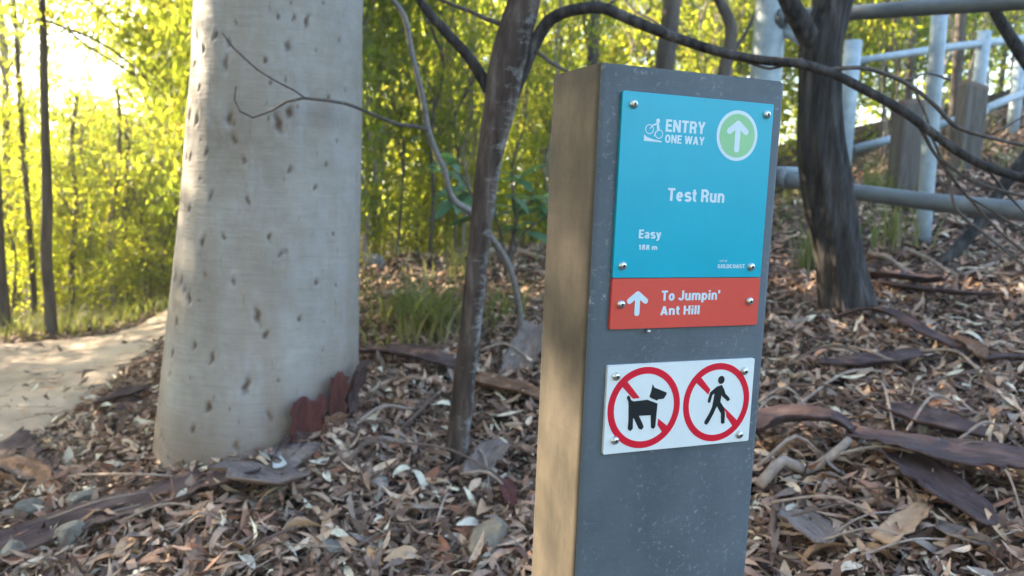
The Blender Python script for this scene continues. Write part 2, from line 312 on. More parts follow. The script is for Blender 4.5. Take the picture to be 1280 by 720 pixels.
def prism(pts, y0, y1):        # pts (u, v) seen from the front; y0 front, y1 back (post coordinates, z measured from the post top)
    n = len(pts); V = [(u, y0, H+v) for u, v in pts]+[(u, y1, H+v) for u, v in pts]
    a = sum(pts[i][0]*pts[(i+1) % n][1]-pts[(i+1) % n][0]*pts[i][1] for i in range(n)); rng_ = list(range(n))
    if a < 0: rng_ = rng_[::-1]
    F = [tuple(rng_)]+[(rng_[(i+1) % n], rng_[i], rng_[i]+n, rng_[(i+1) % n]+n) for i in range(n)]
    return V, F
def ring(cu, cv, ru, rv, t, y0, y1, n=64):
    V = []; F = []
    for i in range(n):
        a = 2*math.pi*i/n; c, s = math.cos(a), math.sin(a)
        V += [(cu+ru*c, y0, H+cv+rv*s), (cu+(ru-t)*c, y0, H+cv+(rv-t)*s), (cu+ru*c, y1, H+cv+rv*s), (cu+(ru-t)*c, y1, H+cv+(rv-t)*s)]
    for i in range(n):
        a = 4*i; b = 4*((i+1) % n); F += [(a, b, b+1, a+1)[::-1], (a, a+2, b+2, b)[::-1], (a+1, b+1, b+3, a+3)[::-1]]
    return V, F
def ell(cu, cv, ru, rv, n=48): return [(cu+ru*math.cos(2*math.pi*i/n), cv+rv*math.sin(2*math.pi*i/n)) for i in range(n)]
def rrect(u0, u1, v0, v1, r, n=5):
    o = []
    for cx, cy, a0 in ((u1-r, v1-r, 0), (u0+r, v1-r, 90), (u0+r, v0+r, 180), (u1-r, v0+r, 270)):
        o += [(cx+r*math.cos(R(a0+90*k/n)), cy+r*math.sin(R(a0+90*k/n))) for k in range(n+1)]
    return o
YF = -.0045                     # front of the sign panels
def part(name, polys, m, parent, y0=YF-.0003, y1=YF+.001):
    mb = MB()
    for p in polys: mb.add(*(p if isinstance(p, tuple) and isinstance(p[1], list) and isinstance(p[1][0], tuple) and isinstance(p[1][0][0], int) else prism(p, y0, y1)))
    return mb.build(name, m, parent, smooth=False)
def arc(cx, cy, rx, ry, a0, a1, n=14): return [(cx+rx*math.cos(R(a0+(a1-a0)*k/n)), cy+ry*math.sin(R(a0+(a1-a0)*k/n))) for k in range(n+1)]
_S = lambda h: arc(.27, .715*h, .18, .2*h, 25, 270)+arc(.27, .29*h, .19, .205*h, 90, -155)[1:]
GLYPH = {   # width, strokes (centre lines; capital height 1)
 'E': (.50, [[(.09,0),(.09,1)], [(.09,.915),(.5,.915)], [(.09,.51),(.46,.51)], [(.09,.085),(.5,.085)]]), 'N': (.62, [[(.09,0),(.09,1)], [(.53,0),(.53,1)], [(.10,.97),(.52,.03)]]),
 'T': (.54, [[(0,.915),(.54,.915)], [(.27,0),(.27,1)]]), 'R': (.58, [[(.09,0),(.09,1)], [(.09,.915)]+arc(.31,.69,.19,.225,90,-90)+[(.09,.465)], [(.33,.46),(.45,.34),(.475,0)]]),
 'Y': (.62, [[(.08,1),(.31,.42)], [(.54,1),(.31,.42)], [(.31,0),(.31,.47)]]), 'O': (.62, [arc(.31,.5,.22,.415,0,360,28)]), 'W': (.90, [[(.08,1),(.24,.02)], [(.45,.98),(.24,.02)], [(.45,.98),(.66,.02)], [(.82,1),(.66,.02)]]),
 'A': (.64, [[(.08,0),(.32,.98)], [(.56,0),(.32,.98)], [(.17,.27),(.47,.27)]]), 'J': (.48, [[(.39,1),(.39,.3)]+arc(.235,.28,.155,.195,0,-175)]), 'H': (.60, [[(.09,0),(.09,1)], [(.51,0),(.51,1)], [(.09,.52),(.51,.52)]]),
 'G': (.62, [arc(.31,.5,.22,.415,42,330,24), [(.33,.44),(.60,.44)], [(.53,.44),(.53,.05)]]), 'L': (.46, [[(.09,0),(.09,1)], [(.09,.085),(.46,.085)]]), 'D': (.60, [[(.09,0),(.09,1)], [(.09,.915)]+arc(.29,.5,.22,.415,90,-90)+[(.09,.085)]]),
 'C': (.60, [arc(.31,.5,.22,.415,42,318,24)]), 'S': (.54, [_S(1)]), 'I': (.18, [[(.09,0),(.09,1)]]), 'F': (.46, [[(.09,0),(.09,1)], [(.09,.915),(.46,.915)], [(.09,.5),(.42,.5)]]),
 'e': (.52, [arc(.26,.365,.17,.285,0,315,24), [(.10,.375),(.43,.375)]]), 's': (.50, [_S(.73)]), 't': (.32, [[(.15,.95),(.15,.2),(.2,.09),(.31,.075)], [(0,.66),(.31,.66)]]), 'u': (.52, [[(.09,.73)]+arc(.26,.25,.17,.175,180,360)+[(.43,.73)], [(.43,0),(.43,.3)]]),
 'o': (.52, [arc(.26,.365,.17,.285,0,360,24)]), 'n': (.52, [[(.09,0),(.09,.73)], arc(.26,.48,.17,.175,180,0)+[(.43,0)]]), 'a': (.52, [arc(.25,.52,.16,.135,165,0)+[(.41,0)], arc(.245,.21,.155,.135,0,360,20)]), 'y': (.52, [[(.08,.73),(.27,.06)], [(.45,.73),(.25,-.05),(.19,-.16),(.06,-.18)]]),
 'm': (.80, [[(.09,0),(.09,.73)], arc(.245,.49,.155,.165,180,0)+[(.40,0)], arc(.555,.49,.155,.165,180,0)+[(.71,0)]]), 'p': (.54, [[(.09,-.24),(.09,.73)], arc(.28,.365,.17,.285,0,360,24)]), 'i': (.18, [[(.09,0),(.09,.73)], [(.09,.84),(.09,1)]]), 'l': (.18, [[(.09,0),(.09,1)]]),
 "'": (.16, [[(.08,.66),(.08,1)]]), '.': (.18, [[(.09,0),(.09,.18)]]), '1': (.42, [[(.27,0),(.27,1)], [(.06,.76),(.27,.88)]]), '8': (.54, [arc(.27,.735,.15,.18,0,360,20), arc(.27,.28,.18,.2,0,360,22)]), '0': (.54, [arc(.27,.5,.18,.415,0,360,26)])}
def text_part(name, body_, u0, u1, v0, v1, m, parent, wt=.185):   # fits the words between u0 and u1, baseline v0, capital height v1
    x = 0; st = []
    for ch in body_:
        if ch == ' ': x += .27; continue
        w, ss = GLYPH[ch]; st += [[(px+x, py) for px, py in q] for q in ss]; x += w+.10
    x -= .10; ku = (u1-u0)/x; kv = v1-v0; mb = MB()
    for i, q in enumerate(st):
        P = np.array(q, float); T = np.gradient(P, axis=0) if len(P) > 2 else np.repeat([P[1]-P[0]], 2, 0)
        closed = len(P) > 4 and np.linalg.norm(P[0]-P[-1]) < 1e-6
        if closed: T[0] = T[-1] = P[1]-P[-2]
        T = T/(np.linalg.norm(T, axis=1)[:, None]+1e-9); N = np.stack([-T[:, 1], T[:, 0]], 1)*wt/2; y = YF-.00026-.000012*(i % 5); n = len(P)
        f = lambda p, yy: (u0+p[0]*ku, yy, H+v0+p[1]*kv)
        V = [f(p, y) for p in P+N]+[f(p, y) for p in P-N]+[f(p, YF+.001) for p in P+N]+[f(p, YF+.001) for p in P-N]; F = []
        for k in range(n-1): F += [(k, n+k, n+k+1, k+1), (k+1, 2*n+k+1, 2*n+k, k), (n+k, 3*n+k, 3*n+k+1, n+k+1)]
        if not closed: F += [(0, 2*n, 3*n, n), (n-1, 2*n-1, 4*n-1, 3*n-1)]
        mb.add(V, F)
    return mb.build(name, m, parent, smooth=False)
def signface(name, c, rough): 
    m, n, b = mat(name); t = noise(n, 14, 6, .75); col = mixc(n, .17, c, ramp(n, [(.35, tuple(.7*v for v in c)), (.65, tuple(min(1, 1.15*v) for v in c))], t.outputs[0]).outputs[0])
    n.links.new(col, b.inputs['Base Color']); b.inputs['Roughness'].default_value = rough; b.inputs['Specular IOR Level'].default_value = .3; return m
M_BLUE = signface('sign_blue', (.006,.37,.49), .3); M_CORAL = signface('sign_coral', (.66,.075,.05), .4); M_SIGNWHITE = signface('sign_white', (.72,.74,.72), .4)
M_PRINT = signface('print_white', (.60,.70,.74), .4); M_GREEN = signface('sign_green', (.27,.54,.27), .4); M_RED = signface('sign_red', (.66,.010,.03), .4); M_BLACK = signface('sign_black', (.012,.014,.016), .45)
M_SCREW = plain('screw_steel', (.62,.62,.60), .3, .9); M_HOLE = plain('screw_socket', (.03,.03,.03), .6); M_EDGE = signface('panel_edge', (.05,.45,.42), .35)
screw_me = MB()
prof = [(0.0001, -.0040), (.0022, -.0040), (.0040, -.0031), (.0050, -.0012), (.0052, 0.0008)]; ns = 20
V = [(r*math.cos(2*math.pi*k/ns), y, r*math.sin(2*math.pi*k/ns)) for r, y in prof for k in range(ns)]
F = [(i*ns+j, i*ns+(j+1) % ns, (i+1)*ns+(j+1) % ns, (i+1)*ns+j)[::1] for i in range(len(prof)-1) for j in range(ns)]
screw_me = screw_me.add(V, F).mesh('screw', M_SCREW)
b_ = bmesh.new(); b_.from_mesh(screw_me); bmesh.ops.recalc_face_normals(b_, faces=b_.faces)
hexv = [b_.verts.new((.0019*math.cos(R(60*k)), -.0043, .0019*math.sin(R(60*k)))) for k in range(6)]; hb = [b_.verts.new((.0019*math.cos(R(60*k)), -.0030, .0019*math.sin(R(60*k)))) for k in range(6)]
hf = [b_.faces.new(hexv)]+[b_.faces.new((hexv[k], hexv[(k+1) % 6], hb[(k+1) % 6], hb[k])) for k in range(6)]
for f in hf: f.material_index = 1
b_.to_mesh(screw_me); b_.free(); screw_me.materials.append(M_HOLE)
def screws(parent, pts):
    for u, v in pts:
        o = link_mesh('screw', screw_me, parent, (u, YF-.0002, H+v)); o.rotation_euler = (0, R(17*(u*1000 % 7)), 0)
def panel(name, u0, u1, v0, v1, m, r=.002):
    mb = MB(); mb.add(*prism(rrect(u0, u1, v0, v1, r), YF, .0005)); o = mb.build(name, m, post, smooth=False)
    bv = o.modifiers.new('edge', 'BEVEL'); bv.width = .0004; bv.segments = 1; bv.limit_method = 'ANGLE'; return o
blue = panel('blue_sign_panel', .0272, .2305, -.2338, -.0283, M_BLUE); tag(blue, 'turquoise sign panel with white route lettering')
text_part('lettering', 'ENTRY', .0838, .1362, -.0688, -.0553, M_PRINT, blue)
text_part('lettering', 'ONE WAY', .0840, .1362, -.0812, -.0720, M_PRINT, blue)
text_part('lettering', 'Test Run', .0922, .1692, -.1458, -.1312, M_PRINT, blue)
text_part('lettering', 'Easy', .0576, .0864, -.1889, -.1790, M_PRINT, blue)
text_part('lettering', '188 m', .0578, .0824, -.2018, -.1960, M_PRINT, blue)
text_part('lettering', 'CITY OF', .1690, .1800, -.2155, -.2130, M_PRINT, blue)
text_part('lettering', 'GOLDCOAST.', .1668, .2072, -.2228, -.2180, M_PRINT, blue)
# cyclist on a ramp
ico = MB()
for c in ((.0632, -.0675, .0054), (.0757, -.0722, .0052)): ico.add(*ring(c[0], c[1], c[2], c[2], .0009, YF-.0003, YF+.001, 32))
for poly in ([(.0567, -.0736), (.0610, -.0765), (.0690, -.0785), (.0800, -.0797), (.0800, -.0810), (.0567, -.0806)],
             ell(.0735, -.0578, .0024, .0026, 20), [(.0718, -.0600), (.0745, -.0605), (.0762, -.0680), (.0742, -.0694), (.0725, -.0664)],
             [(.0718, -.0600), (.0728, -.0618), (.0668, -.0640), (.0662, -.0628)], [(.0742, -.0694), (.0756, -.0680), (.0712, -.0712), (.0704, -.0702)], [(.0704, -.0698), (.0718, -.0704), (.0706, -.0752), (.0694, -.0748)],
             [(.0632, -.0664), (.0664, -.0636), (.0670, -.0643), (.0642, -.0672)]): ico.add(*prism(poly, YF-.00031, YF+.001))
ico.build('cyclist_symbol', M_PRINT, blue, smooth=False)
disc = part('arrow_disc', [ell(.1810, -.0677, .0286, .0290)], M_PRINT, blue, YF-.0002)
MB().add(*prism(ell(.1810, -.0677, .0246, .0250), YF-.0004, YF+.001)).build('green_disc', M_GREEN, disc, smooth=False)
def arrow(cu, vb, vt, w, t, y):
    mb = MB(); mb.add(*prism(rrect(cu-t/2, cu+t/2, vb, vt-t*.3, t*.45), y, YF+.001))
    for s in (-1, 1):
        q = np.array([cu, vt-t*.55]); e = np.array([cu+s*(w/2-t*.4), vt-w*.44]); d = (e-q)/np.linalg.norm(e-q); nn = np.array([-d[1], d[0]])*t/2; pts = []
        for c, a0 in ((e, 0), (q, 180)):
            base = math.atan2(d[1], d[0])+R(a0)
            pts += [tuple(c+t/2*np.array([math.cos(base+R(a)), math.sin(base+R(a))])) for a in range(-90, 91, 30)]
        mb.add(*prism(pts, y-.00003*s, YF+.001))
    return mb
arrow(.1812, -.0868, -.0500, .0290, .0072, YF-.0006).build('arrow', M_PRINT, disc, smooth=False)
screws(blue, [(.0411, -.0419), (.2204, -.0410), (.0388, -.2199), (.2145, -.2211)])
coral = panel('coral_sign_panel', .0272, .2305, -.2925, -.2345, M_CORAL); tag(coral, 'coral red sign panel with white up arrow')
text_part('lettering', "To Jumpin'", .0924, .1728, -.2605, -.2489, M_PRINT, coral)
text_part('lettering', 'Ant Hill', .0922, .1456, -.2773, -.2668, M_PRINT, coral)
arrow(.0608, -.2775, -.2488, .0262, .0066, YF-.0004).build('arrow', M_PRINT, coral, smooth=False)
screws(coral, [(.0395, -.2637), (.2162, -.2629)])
white = panel('white_sign_panel', .0275, .2317, -.4390, -.3343, M_SIGNWHITE); tag(white, 'white panel forbidding dogs and walkers')
DOG = [(.0543,-.3728),(.0559,-.3705),(.0580,-.3716),(.0601,-.3761),(.0637,-.3779),(.0820,-.3770),(.0959,-.3824),(.0955,-.3924),(.0948,-.4106),(.0924,-.4129),(.0893,-.4113),(.0878,-.3960),(.0716,-.3956),(.0772,-.4053),(.0790,-.4095),(.0766,-.4127),(.0726,-.4110),(.0655,-.3984),(.0640,-.3983),(.0645,-.4104),(.0616,-.4132),(.0581,-.4109),(.0583,-.3999),(.0573,-.3819),(.0566,-.3779)]
HEAD = [(.0879,-.3590),(.0905,-.3629),(.1076,-.3699),(.1071,-.3729),(.1036,-.3772),(.0967,-.3774),(.0946,-.3788),(.0845,-.3740),(.0868,-.3657)]
PED = [(.1781,-.3668),(.1852,-.3651),(.1888,-.3705),(.1910,-.3759),(.1972,-.3815),(.1984,-.3843),(.1956,-.3860),(.1877,-.3799),(.1856,-.3776),(.1846,-.3859),(.1908,-.3937),(.1927,-.4011),(.1930,-.4134),(.1894,-.4140),(.1881,-.4124),(.1871,-.4008),(.1801,-.3909),(.1760,-.4000),(.1697,-.4110),(.1668,-.4136),(.1637,-.4117),(.1642,-.4086),(.1699,-.3996),(.1736,-.3915),(.1756,-.3750),(.1724,-.3768),(.1698,-.3860),(.1674,-.3863),(.1665,-.3837),(.1690,-.3735)]
mb = MB(); mb.add(*ring(.0785, -.3864, .0485, .0487, .0082, YF-.0003, YF+.001)); mb.add(*prism([(.0440,-.3560),(.0502,-.3498),(.0717,-.3744),(.0628,-.3747),(.0558,-.3679)], YF-.00025, YF+.001)); mb.add(*prism([(.0984,-.4008),(.1128,-.4119),(.1060,-.4190),(.0978,-.4088)], YF-.00025, YF+.001))
dogr = mb.build('prohibition_ring', M_RED, white, smooth=False)
mb = MB(); mb.add(*ring(.1795, -.3864, .0478, .0487, .0080, YF-.0003, YF+.001)); mb.add(*prism([(.1447,-.3575),(.1512,-.3505),(.1692,-.3700),(.1665,-.3759)], YF-.00025, YF+.001)); mb.add(*prism([(.1834,-.3869),(.2140,-.4130),(.2072,-.4200),(.1953,-.4055),(.1944,-.4002)], YF-.00025, YF+.001))
pedr = mb.build('prohibition_ring', M_RED, white, smooth=False)
part('dog_figure', [DOG, HEAD], M_BLACK, white, YF-.0006); part('walker_figure', [PED, ell(.1839, -.3588, .0045, .0050, 24)], M_BLACK, white, YF-.0006)
screws(white, [(.0387, -.3469), (.2165, -.3494), (.0416, -.4227), (.2163, -.4298)])
mb = MB(); tube(mb, [(.078, .0, H-.2962), (.078, -.006, H-.2962)], [.0022, .0022], 8, .01); mb.build('bolt_tip', M_SCREW, post)

# ------------------------------------------------------------------ BIG PALE GUM
GD = 2.85
prof_px = [(-60, 250, 455), (0, 250, 452), (70, 247, 451), (130, 243, 450), (220, 236, 448), (300, 228, 447), (380, 219, 446.5), (450, 211, 446), (520, 203, 447), (585, 197, 452), (650, 190, 462)]
gum_base = hit(325, 580); gum = empty('gum_tree', (at(325, 560, GD)[0], GD, gz(at(325, 560, GD)[0], GD)))
tag(gum, 'thick pale smooth barked gum tree dotted with brown pocks', 'tree')
zs = []; cx = []; rr = []
for y, xl, xr in prof_px:
    a, b = at(xl, y, GD), at(xr, y, GD); zs.append((a[2]+b[2])/2); cx.append((a[0]+b[0])/2); rr.append((b[0]-a[0])/2*.992)
zs = np.array(zs)[::-1]; cx = np.array(cx)[::-1]; rr = np.array(rr)[::-1]
zs = np.r_[zs, 3.0, 5.0, 8.5]; cx = np.r_[cx, cx[-1]+.02, cx[-1]+.08, cx[-1]+.2]; rr = np.r_[rr, rr[-1]*.97, rr[-1]*.86, rr[-1]*.6]
zz = np.concatenate([np.linspace(zs[0], 2.2, 330), np.linspace(2.22, 8.5, 60)]); CXg = np.interp(zz, zs, cx); RRg = np.interp(zz, zs, rr)
kz = np.ones(31)/31; 
nA = 360; ang = np.linspace(0, 2*math.pi, nA, endpoint=False)            # angle 0 faces the camera, + to the right
A, Z = np.meshgrid(ang, zz); n1, n2, n3 = vnoise(1), vnoise(2), vnoise(4)
disp = .009*n1(np.cos(A)*4+np.sin(A)*3, Z*2.2, 1.0)+.0022*n2(np.cos(A)*12, Z*9+np.sin(A)*12)
disp += .0008*np.sin(Z*230+4*n3(np.cos(A)*3+np.sin(A)*2, Z*5))*np.clip(n1(np.sin(A)*5, Z*3+5), 0, 1)   # fine growth creases
low = np.clip((.75-Z)/.7, 0, 1)**1.5; disp += low*.03*n2(np.cos(A)*3+2, np.sin(A)*3)
MARKS = [(388,150,8,14),(342,10,7,16),(303,62,5,9),(271,57,6,12),(253,55,5,14),(405,45,6,18),(392,42,4,10),(386,75,8,14),(321,72,7,12),(317,95,7,20),(286,75,5,10),(268,90,5,8),(362,92,5,8),(323,158,9,16),(377,163,9,24),(255,148,8,16),(262,150,5,14),(278,157,7,14),(250,162,5,10),(329,182,7,12),(340,205,6,9),(258,200,5,10),(268,200,5,12),(424,208,5,6),(388,215,6,10),(302,245,4,12),(292,297,6,12),(247,338,8,18),(262,342,6,14),(229,378,6,12),(276,360,5,14),(415,345,6,8),(357,378,8,20),(258,388,5,10),(219,420,6,10),(253,425,6,12),(285,412,6,12),(307,425,6,18),(346,455,9,22),(305,478,8,14),(219,508,6,10),(240,517,5,9),(371,490,6,16),(338,520,7,14),(288,503,5,10),(366,400,6,10),(430,290,4,6),(425,130,4,7),(413,235,5,7),(281,120,4,8),(248,110,4,9),(231,300,4,9),(330,340,5,10),(400,385,5,9),(436,60,3,8),(433,180,3,6),(318,290,4,8),(380,310,5,9),(270,260,5,9),(345,250,4,10),(296,195,4,8)]
mark = np.zeros_like(A); rngm = np.random.default_rng(11); ml = []
for px, py, w, h in MARKS:
    P = at(px, py, GD); i = np.argmin(abs(zz-P[2])); s = np.clip((P[0]-CXg[i])/RRg[i], -.97, .97); ml.append((math.asin(s), P[2], w*1.15*GD/F_PX/2, h*1.1*GD/F_PX/2))
for px, py, w, h in [(rngm.uniform(215, 444), rngm.uniform(5, 560), rngm.uniform(2, 4.5), rngm.uniform(3, 11)) for _ in range(45)]:
    P = at(px, py, GD); i = np.argmin(abs(zz-P[2])); s = (P[0]-CXg[i])/RRg[i]
    if abs(s) < .96: ml.append((math.asin(s), P[2], w*GD/F_PX/2, h*GD/F_PX/2))
for k in range(70): ml.append((rngm.uniform(1.6, 4.7), rngm.uniform(.1, 3.5), rngm.uniform(.006, .014), rngm.uniform(.015, .04)))
for a0, z0, w, h in ml:
    da = (A-a0+math.pi) % (2*math.pi)-math.pi; i = np.argmin(abs(zz-z0)); q = ((da*RRg[i]+.25*(Z-z0)*math.sin(z0*40+a0*9)+.003*np.sin(Z*160+a0*30))/w)**2+((Z-z0)/h)**2*(1+.5*np.sign(z0-Z)*.5)
    g = np.exp(-q*1.6); mark = np.maximum(mark, g*rngm.uniform(.6, 1.0)); disp -= .0075*g; disp += .0012*np.exp(-(np.sqrt(q)-1.7)**2*3)
Rr = RRg[:, None]+disp; V = np.stack([CXg[:, None]+Rr*np.sin(A), GD-Rr*np.cos(A), Z], 2).reshape(-1, 3)-np.array(gum.location)
nz = len(zz); i0, j0 = np.meshgrid(np.arange(nz-1), np.arange(nA), indexing='ij'); i0 = i0.ravel(); j0 = j0.ravel(); j1 = (j0+1) % nA
gf = np.stack([i0*nA+j0, i0*nA+j1, (i0+1)*nA+j1, (i0+1)*nA+j0], 1)
gmm = np_mesh('trunk', V, gf, None, True); att = gmm.attributes.new('pock', 'FLOAT', 'POINT'); att.data.foreach_set('value', mark.ravel().astype(np.float32))
zg = np.clip(1-(Z-ground(CXg[:, None]+RRg[:, None]*np.sin(A), GD-RRg[:, None]*np.cos(A))-.05)/(.26+.08*n1(np.cos(A)*3, np.sin(A)*3)), 0, 1)
att = gmm.attributes.new('soil', 'FLOAT', 'POINT'); att.data.foreach_set('value', zg.ravel().astype(np.float32))
m, n, b = mat('gum_bark')
t1 = noise(n, 2.2, 5, .6, stretch=(1, 1, .55)); c = ramp(n, [(.28, (.185,.16,.13)), (.45, (.28,.255,.22)), (.62, (.37,.35,.32)), (.8, (.47,.455,.42))], t1.outputs[0]).outputs[0]
t2 = noise(n, 14, 5, .7, stretch=(1, 1, 1.6)); c = mixc(n, .35, c, ramp(n, [(.3, (.62,.58,.52)), (.6, (1.05,)*3)], t2.outputs[0]).outputs[0], 'MULTIPLY')
t4 = noise(n, 3.5, 4, .6, stretch=(2.4, 2.4, .22)); c = mixc(n, ramp(n, [(.48, (0,)*3), (.72, (.6,)*3)], t4.outputs[0]).outputs[0], c, (.27, .21, .155))
t5 = noise(n, 7, 5, .7, stretch=(1.6, 1.6, .5)); c = mixc(n, ramp(n, [(.52, (0,)*3), (.66, (.55,)*3)], t5.outputs[0]).outputs[0], c, (.33, .32, .31))
t6 = noise(n, 38, 3, .7, stretch=(1.5, 1.5, .35)); c = mixc(n, ramp(n, [(.62, (0,)*3), (.74, (.55,)*3)], t6.outputs[0]).outputs[0], c, (.14, .095, .06))
t3 = noise(n, 30, 4, .7, stretch=(.25, .25, 3.5)); c = mixc(n, .14, c, ramp(n, [(.35, (.6,)*3), (.55, (1.0,)*3)], t3.outputs[0]).outputs[0], 'MULTIPLY')
at_ = n.nodes.new('ShaderNodeAttribute'); at_.attribute_name = 'pock'; nz_ = noise(n, 60, 3, .7)
pk = mathn(n, 'MULTIPLY', at_.outputs['Fac'], mathn(n, 'ADD', .55, nz_.outputs[0])); c = mixc(n, ramp(n, [(.12, (0,)*3), (.42, (.55,)*3), (.8, (1,)*3)], pk).outputs[0], c, mixc(n, t2.outputs[0], (.075, .042, .024), (.12, .085, .06)))
as_ = n.nodes.new('ShaderNodeAttribute'); as_.attribute_name = 'soil'; sl = mathn(n, 'MULTIPLY', as_.outputs['Fac'], mathn(n, 'ADD', .1, mathn(n, 'MULTIPLY', t2.outputs[0], 1.2))); c = mixc(n, sl, c, (.15, .09, .055))
n.links.new(c, b.inputs['Base Color']); b.inputs['Roughness'].default_value = .7; b.inputs['Specular IOR Level'].default_value = .25; bump(n, b, mathn(n, 'ADD', t3.outputs[0], mathn(n, 'MULTIPLY', t2.outputs[0], .9)), .5, .005)
GUM = m; gmm.materials.append(GUM); link_mesh('trunk', gmm, gum)

def slab(pts, widths, thick=.006, curl=.25, seed=0, nW=11, step=.022, lift=None, torn=.18, waves=.009):
    # a sheet of shed bark along a 3-d centre line: rounded cross-section, torn edges, thickness
    g = np.random.default_rng(seed); P, W = smooth_path(pts, widths, step); m_ = len(P); T = np.gradient(P, axis=0); T /= np.linalg.norm(T, axis=1)[:, None]+1e-9
    up = np.array([0, 0, 1.]); V = []; t = np.linspace(-1, 1, nW); wv = vnoise(seed+50)
    for i in range(m_):
        s = np.cross(T[i], up); s /= np.linalg.norm(s)+1e-9; nn = np.cross(s, T[i])
        wl, wr = W[i]*(1+torn*(.55*g.uniform(-1, 1)+.6*wv(i*.5, 3.))), W[i]*(1+torn*(.55*g.uniform(-1, 1)+.6*wv(i*.5, 9.))); off = np.where(t < 0, t*wl, t*wr)/2
        hgt = curl*W[i]*(t**2) + waves*(wv(t*2+0*t, np.full(nW, i*.35))+.5*wv(t*7, np.full(nW, i*.8)))
        V.append(P[i]+np.outer(off, s)+np.outer(hgt, nn))
    top = np.vstack(V); bot = top-np.array([0, 0, thick]); N = len(top); F = []
    for i in range(m_-1):
        for j in range(nW-1):
            a = i*nW+j; q = (a, a+1, a+nW+1, a+nW); F += [q, tuple(x+N for x in q[::-1])]
    rim = [j for j in range(nW)]+[i*nW+nW-1 for i in range(1, m_)]+[(m_-1)*nW+j for j in range(nW-2, -1, -1)]+[i*nW for i in range(m_-2, 0, -1)]
    F += [(rim[(k+1) % len(rim)], rim[k], rim[k]+N, rim[(k+1) % len(rim)]+N) for k in range(len(rim))]
    mb = MB(); mb.add(np.vstack([top, bot]), F); L = np.r_[0, np.cumsum(np.linalg.norm(np.diff(P, axis=0), axis=1))]+seed*1.7
    uv = np.array([(t[j]*W[i]/2, L[i], 0) for i in range(m_) for j in range(nW)]); mb.uv = np.vstack([uv, uv]); return mb
# bark still clinging to the foot of the gum, on the right
gl = np.array(gum.location)
def flake(px_poly_c, w, h, tilt, seed, m, lean=.0):
    P = at(px_poly_c[0], px_poly_c[1], GD); i = np.argmin(abs(zz-P[2])); s = np.clip((P[0]-CXg[i])/RRg[i], -.985, .985); a = math.asin(s); g = np.random.default_rng(seed); nw_, nh_ = 11, 9; V = []; rag = np.repeat(g.uniform(-.20, .08, 4), 3)[:nw_]+g.uniform(-.06, .06, nw_)
    for layer in (1, 0):
        for k in range(nh_):
            for j in range(nw_):
                uu = (j/(nw_-1)-.5)*w*(1+.12*math.sin(k*2.1+seed)); v = (k/(nh_-1)-.5)*h*((1+rag[j]*(k/(nh_-1))**2))
                aa = a+uu/RRg[i]+tilt*v; r_ = RRg[i]+.010+.006*layer+.004*math.sin(j*1.9+k*.7+seed)+lean*max(0, v+.02)*2+.02*abs(2*uu/w)**3
                V.append((CXg[i]+r_*math.sin(aa)-gl[0], GD-r_*math.cos(aa)-gl[1], P[2]+v-gl[2]))
    N = nw_*nh_; F = []
    for k in range(nh_-1):
        for j in range(nw_-1):
            q = k*nw_+j; f = (q, q+1, q+nw_+1, q+nw_); F += [f, tuple(x+N for x in f[::-1])]
    rim = list(range(nw_))+[k*nw_+nw_-1 for k in range(1, nh_)]+[(nh_-1)*nw_+j for j in range(nw_-2, -1, -1)]+[k*nw_ for k in range(nh_-2, 0, -1)]
    F += [(rim[(k+1) % len(rim)], rim[k], rim[k]+N, rim[(k+1) % len(rim)]+N) for k in range(len(rim))]
    o = MB().add(V, F).build('bark_flake', m, gum); strip_attr(o, [((j/(nw_-1)-.5)*w+seed, k/(nh_-1)*h, 0) for _ in (0, 1) for k in range(nh_) for j in range(nw_)]); return o
flake((404, 500), .11, .17, .1, 1, BARK_MAROON, .03); flake((428, 483), .07, .20, -.2, 2, BARK_MAROON, .08); flake((440, 480), .06, .22, .0, 3, BARK_PURPLE, .15); flake((424, 512), .09, .09, .3, 4, BARK_BROWN, .12); flake((395, 520), .08, .07, .0, 5, BARK_PURPLE, .05)

# ------------------------------------------------------------------ SLENDER DARK TREE with the long arching branch
SD = 2.72
def P3(px, py, d): return at(px, py, d)
def pipe(mb, pts, n=8, step=.04, **k):     # pts: (px, py, width_px, distance)
    P = [at(x, y, d) for x, y, w, d in pts]; R_ = [w*d/F_PX/2 for x, y, w, d in pts]; return tube(mb, P, R_, n, step, **k)
st_base = hit(571, 582); slim = empty('slender_tree', (at(571, 585, SD)[0], SD, gz(at(571, 585, SD)[0], SD)))
tag(slim, 'slender leaning dark tree with lichen between gum and sign post', 'tree')
wf = vnoise(21)
def ridged(seed, amp, freq=5, zf=6):
    w1 = vnoise(seed)
    def f(z, a): return amp*(.6*np.sin(a*freq+3*w1(z*zf*.3, 0*a+1))+.5*w1(np.cos(a)*3+z*zf, np.sin(a)*3)+.3*w1(np.cos(a)*9, np.sin(a)*9+z*zf*4))
    return f
mb = MB(); pipe(mb, [(564,630,40,SD),(568,590,35,SD),(572,552,30.5,SD),(577,510,30,SD),(581,470,29,SD),(588,410,27.5,SD),(593,360,28,SD),(598,315,28,SD),(603,270,29,SD),(608,225,31,SD),(615,182,35,SD),(624,138,41,SD),(630,102,46,SD),(638,66,47,SD),(647,30,43,SD),(655,0,41,SD),(663,-60,37,SD),(678,-200,30,SD),(700,-420,20,SD)], 26, .012, fine=ridged(21, .075, 4, 9))
m, n, b = mat('lichen_dark_bark')
t = noise(n, 24, 5, .65, stretch=(1, 1, .2)); c = ramp(n, [(.33, (.024,.016,.012)), (.52, (.072,.051,.041)), (.72, (.16,.13,.11))], t.outputs[0]).outputs[0]
